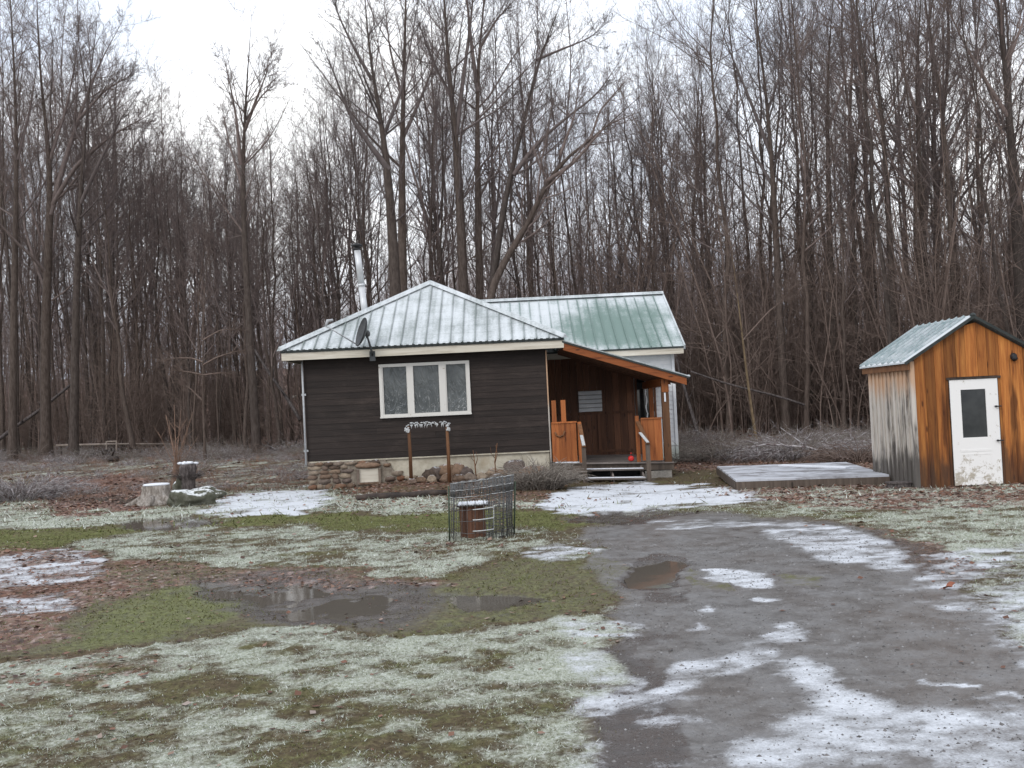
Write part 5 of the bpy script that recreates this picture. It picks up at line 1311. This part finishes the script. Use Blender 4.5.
def massed(name, sources, pts, rot, scl, idx, label, cat):
    me = bpy.data.meshes.new(name); me.vertices.add(len(pts)); me.vertices.foreach_set('co', np.asarray(pts, np.float32).ravel())
    for an, ty, v in (('rz','FLOAT',rot), ('sc','FLOAT',scl), ('ix','INT',idx)):
        a = me.attributes.new(an, ty, 'POINT'); a.data.foreach_set('value', np.asarray(v, np.int32 if ty == 'INT' else np.float32))
    ob = link(name, me); tag(ob, label, cat, kind='stuff')
    g = bpy.data.node_groups.new(name, 'GeometryNodeTree'); g.is_modifier = True
    g.interface.new_socket('Geometry', in_out='INPUT', socket_type='NodeSocketGeometry'); g.interface.new_socket('Geometry', in_out='OUTPUT', socket_type='NodeSocketGeometry')
    nd = lambda t: g.nodes.new(t)
    gi, go = nd('NodeGroupInput'), nd('NodeGroupOutput'); iop = nd('GeometryNodeInstanceOnPoints'); gti = nd('GeometryNodeGeometryToInstance')
    for s in reversed(sources):
        oi = nd('GeometryNodeObjectInfo'); oi.inputs['Object'].default_value = s; g.links.new(oi.outputs['Geometry'], gti.inputs[0])
    def na(n_, ty):
        q = nd('GeometryNodeInputNamedAttribute'); q.data_type = ty; q.inputs['Name'].default_value = n_; return q.outputs[0]
    cx = nd('ShaderNodeCombineXYZ'); g.links.new(na('rz','FLOAT'), cx.inputs[2])
    iop.inputs['Pick Instance'].default_value = True
    g.links.new(gi.outputs[0], iop.inputs['Points']); g.links.new(gti.outputs[0], iop.inputs['Instance']); g.links.new(na('ix','INT'), iop.inputs['Instance Index']); g.links.new(cx.outputs[0], iop.inputs['Rotation']); g.links.new(na('sc','FLOAT'), iop.inputs['Scale'])
    g.links.new(iop.outputs[0], go.inputs[0])
    md = ob.modifiers.new('scatter', 'NODES'); md.node_group = g
    return ob
r = np.random.default_rng(5)
FT = [hidden('far_tree_mesh', *far_tree(300+i), M['hazed_far_bark']) for i in range(5)]
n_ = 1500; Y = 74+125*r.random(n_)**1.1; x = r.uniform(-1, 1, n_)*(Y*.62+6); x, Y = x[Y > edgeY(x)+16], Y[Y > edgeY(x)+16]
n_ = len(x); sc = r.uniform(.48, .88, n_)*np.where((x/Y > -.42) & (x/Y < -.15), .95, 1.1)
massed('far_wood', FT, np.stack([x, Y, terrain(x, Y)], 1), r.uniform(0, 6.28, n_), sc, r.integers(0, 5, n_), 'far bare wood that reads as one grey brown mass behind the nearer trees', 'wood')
SP = [hidden('sapling_mesh', *sapling(400+i), M['red_twig']) for i in range(5)]
n_ = 800; x = r.uniform(-46, 42, n_); bk = r.random(n_)**1.1*26; Y = edgeY(x)+1.2+bk; ok = (np.abs(x) < Y*.6+2) & ((x > 4) | (r.random(len(x)) < .6)); x, Y = x[ok], Y[ok]; n_ = len(x)
massed('sapling_thicket', SP, np.stack([x, Y, terrain(x, Y)], 1), r.uniform(0, 6.28, n_), r.uniform(.55, 1.35, n_)*np.where(x > 4, 1.3, 1), r.integers(0, 5, n_), 'reddish brown sapling thicket filling the foot of the wood', 'thicket')
BR = [hidden('bramble_mesh', *bramble(500+i), M['frost_twig'] if i == 0 else M['red_twig'] if i == 1 else M['dead_plant']) for i in range(3)]
n_ = 420; x = r.uniform(-40, 30, n_); Y = edgeY(x)-1.5+r.normal(0, 1.6, n_); ok = ((np.abs(x+1) > 7) | (Y > 37)) & ~((x > 6.5) & (x < 10) & (Y < 26)); x, Y = x[ok], Y[ok]
xr = r.uniform(5.6, 13.5, 110); Yr = r.uniform(27, 34, 110); x, Y = np.r_[x, xr], np.r_[Y, Yr]; n_ = len(x)
massed('undergrowth', BR, np.stack([x, Y, terrain(x, Y)], 1), r.uniform(0, 6.28, n_), r.uniform(.35, .95, n_)*np.where(x > 5, .75, .8), r.integers(0, 3, n_), 'low tangled undergrowth along the edge of the wood', 'undergrowth')
# dry stalks of the rough field on the left
def tuft(seed):
    r = np.random.default_rng(seed); n = 26; K = 4
    a = r.uniform(0, 6.28, n); d = np.stack([np.cos(a)*.6, np.sin(a)*.6, r.uniform(.3, 1.1, n)], 1); p = np.concatenate([r.normal(0,.16,(n,2)), np.full((n,1), -.02)], 1); pts = [p]; L = r.uniform(.12, .42, n)
    for s in range(K-1): d = unit(d+np.array([0,0,-.3])+r.normal(0,.15,d.shape)); p = p+d*(L/(K-1))[:,None]; pts.append(p)
    return merge([tubes(np.stack(pts, 1), np.repeat(np.linspace(.007,.003,K)[None], n, 0), 3)])
TF = [hidden('dry_tuft_mesh', *tuft(600+i), (M['dead_plant'], M['tan_stem'], M['frost_twig'])[i]) for i in range(3)]
n_ = 3200; x = r.uniform(-30, -5.6, n_); Y = r.uniform(25.5, 48, n_); ok = (np.abs(x) < Y*.56+1) & (Y < edgeY(x)+1) & (fnoise(x*.5, Y*.5, 3)+.12 > 0); x, Y = x[ok], Y[ok]; n_ = len(x)
massed('dry_field_grass', TF, np.stack([x, Y, terrain(x, Y)], 1), r.uniform(0, 6.28, n_), r.uniform(.5, 1.2, n_), r.integers(0, 3, n_), 'dry frosted stalks of the rough field left of the cabin', 'grass')
# ------------------------------------------------------------------ overcast daylight and camera
w = bpy.data.worlds.new('World'); S.world = w; w.use_nodes = True; t = w.node_tree
bg = t.nodes['Background']; sky = t.nodes.new('ShaderNodeTexSky'); sky.sky_type = 'NISHITA'; sky.sun_disc = False
EL, AZ = R(38), R(-35)              # the veiled sun stands high, behind the camera to the left
sky.sun_elevation = EL; sky.sun_rotation = R(180)+AZ; sky.dust_density = 3; sky.ozone_density = 1.5
tc = t.nodes.new('ShaderNodeTexCoord'); mp = t.nodes.new('ShaderNodeMapping'); mp.inputs['Scale'].default_value = (1, 1, 2.2); t.links.new(tc.outputs['Generated'], mp.inputs[0])
nz = t.nodes.new('ShaderNodeTexNoise'); nz.inputs['Scale'].default_value = 1.9; nz.inputs['Detail'].default_value = 5; nz.inputs['Roughness'].default_value = .5; t.links.new(mp.outputs[0], nz.inputs['Vector'])
rp = t.nodes.new('ShaderNodeValToRGB'); e = rp.color_ramp.elements; e[0].position = .36; e[0].color = (7.2, 8.4, 10.6, 1); e[1].position = .64; e[1].color = (15, 15, 15, 1); t.links.new(nz.outputs[0], rp.inputs[0])
mx = t.nodes.new('ShaderNodeMix'); mx.data_type = 'RGBA'; mx.inputs[0].default_value = .88      # the overcast covers nearly all of the blue
t.links.new(sky.outputs[0], mx.inputs[6]); t.links.new(rp.outputs[0], mx.inputs[7]); t.links.new(mx.outputs[2], bg.inputs['Color']); bg.inputs['Strength'].default_value = .1
sl_ = bpy.data.lights.new('sun', 'SUN'); sl_.energy = .9; sl_.angle = R(16); sl_.color = (1, .965, .92)
so = bpy.data.objects.new('sun', sl_); COL.objects.link(so); so.rotation_euler = (R(90)-EL, 0, AZ)
cd = bpy.data.cameras.new('camera'); cam = bpy.data.objects.new('camera', cd); COL.objects.link(cam)
cd.sensor_width = 36; cd.lens = 36*F/1024; cd.clip_start = .05; cd.clip_end = 2000
cam.location = (0, 0, EYE); cam.rotation_mode = 'QUATERNION'
cam.rotation_quaternion = (Matrix.Rotation(R(90)+PITCH, 3, 'X') @ Matrix.Rotation(-ROLL, 3, 'Z')).to_quaternion()
S.camera = cam
S.view_settings.view_transform = 'Standard'; S.view_settings.look = 'None'; S.view_settings.exposure = .25; S.view_settings.gamma = 1; S.view_settings.use_curve_mapping = False
S.render.engine = 'CYCLES'; S.cycles.max_bounces = 6; S.cycles.diffuse_bounces = 3; S.cycles.glossy_bounces = 3
S.cycles.use_denoising = True
S.cycles.use_adaptive_sampling = True; S.cycles.adaptive_threshold = .01
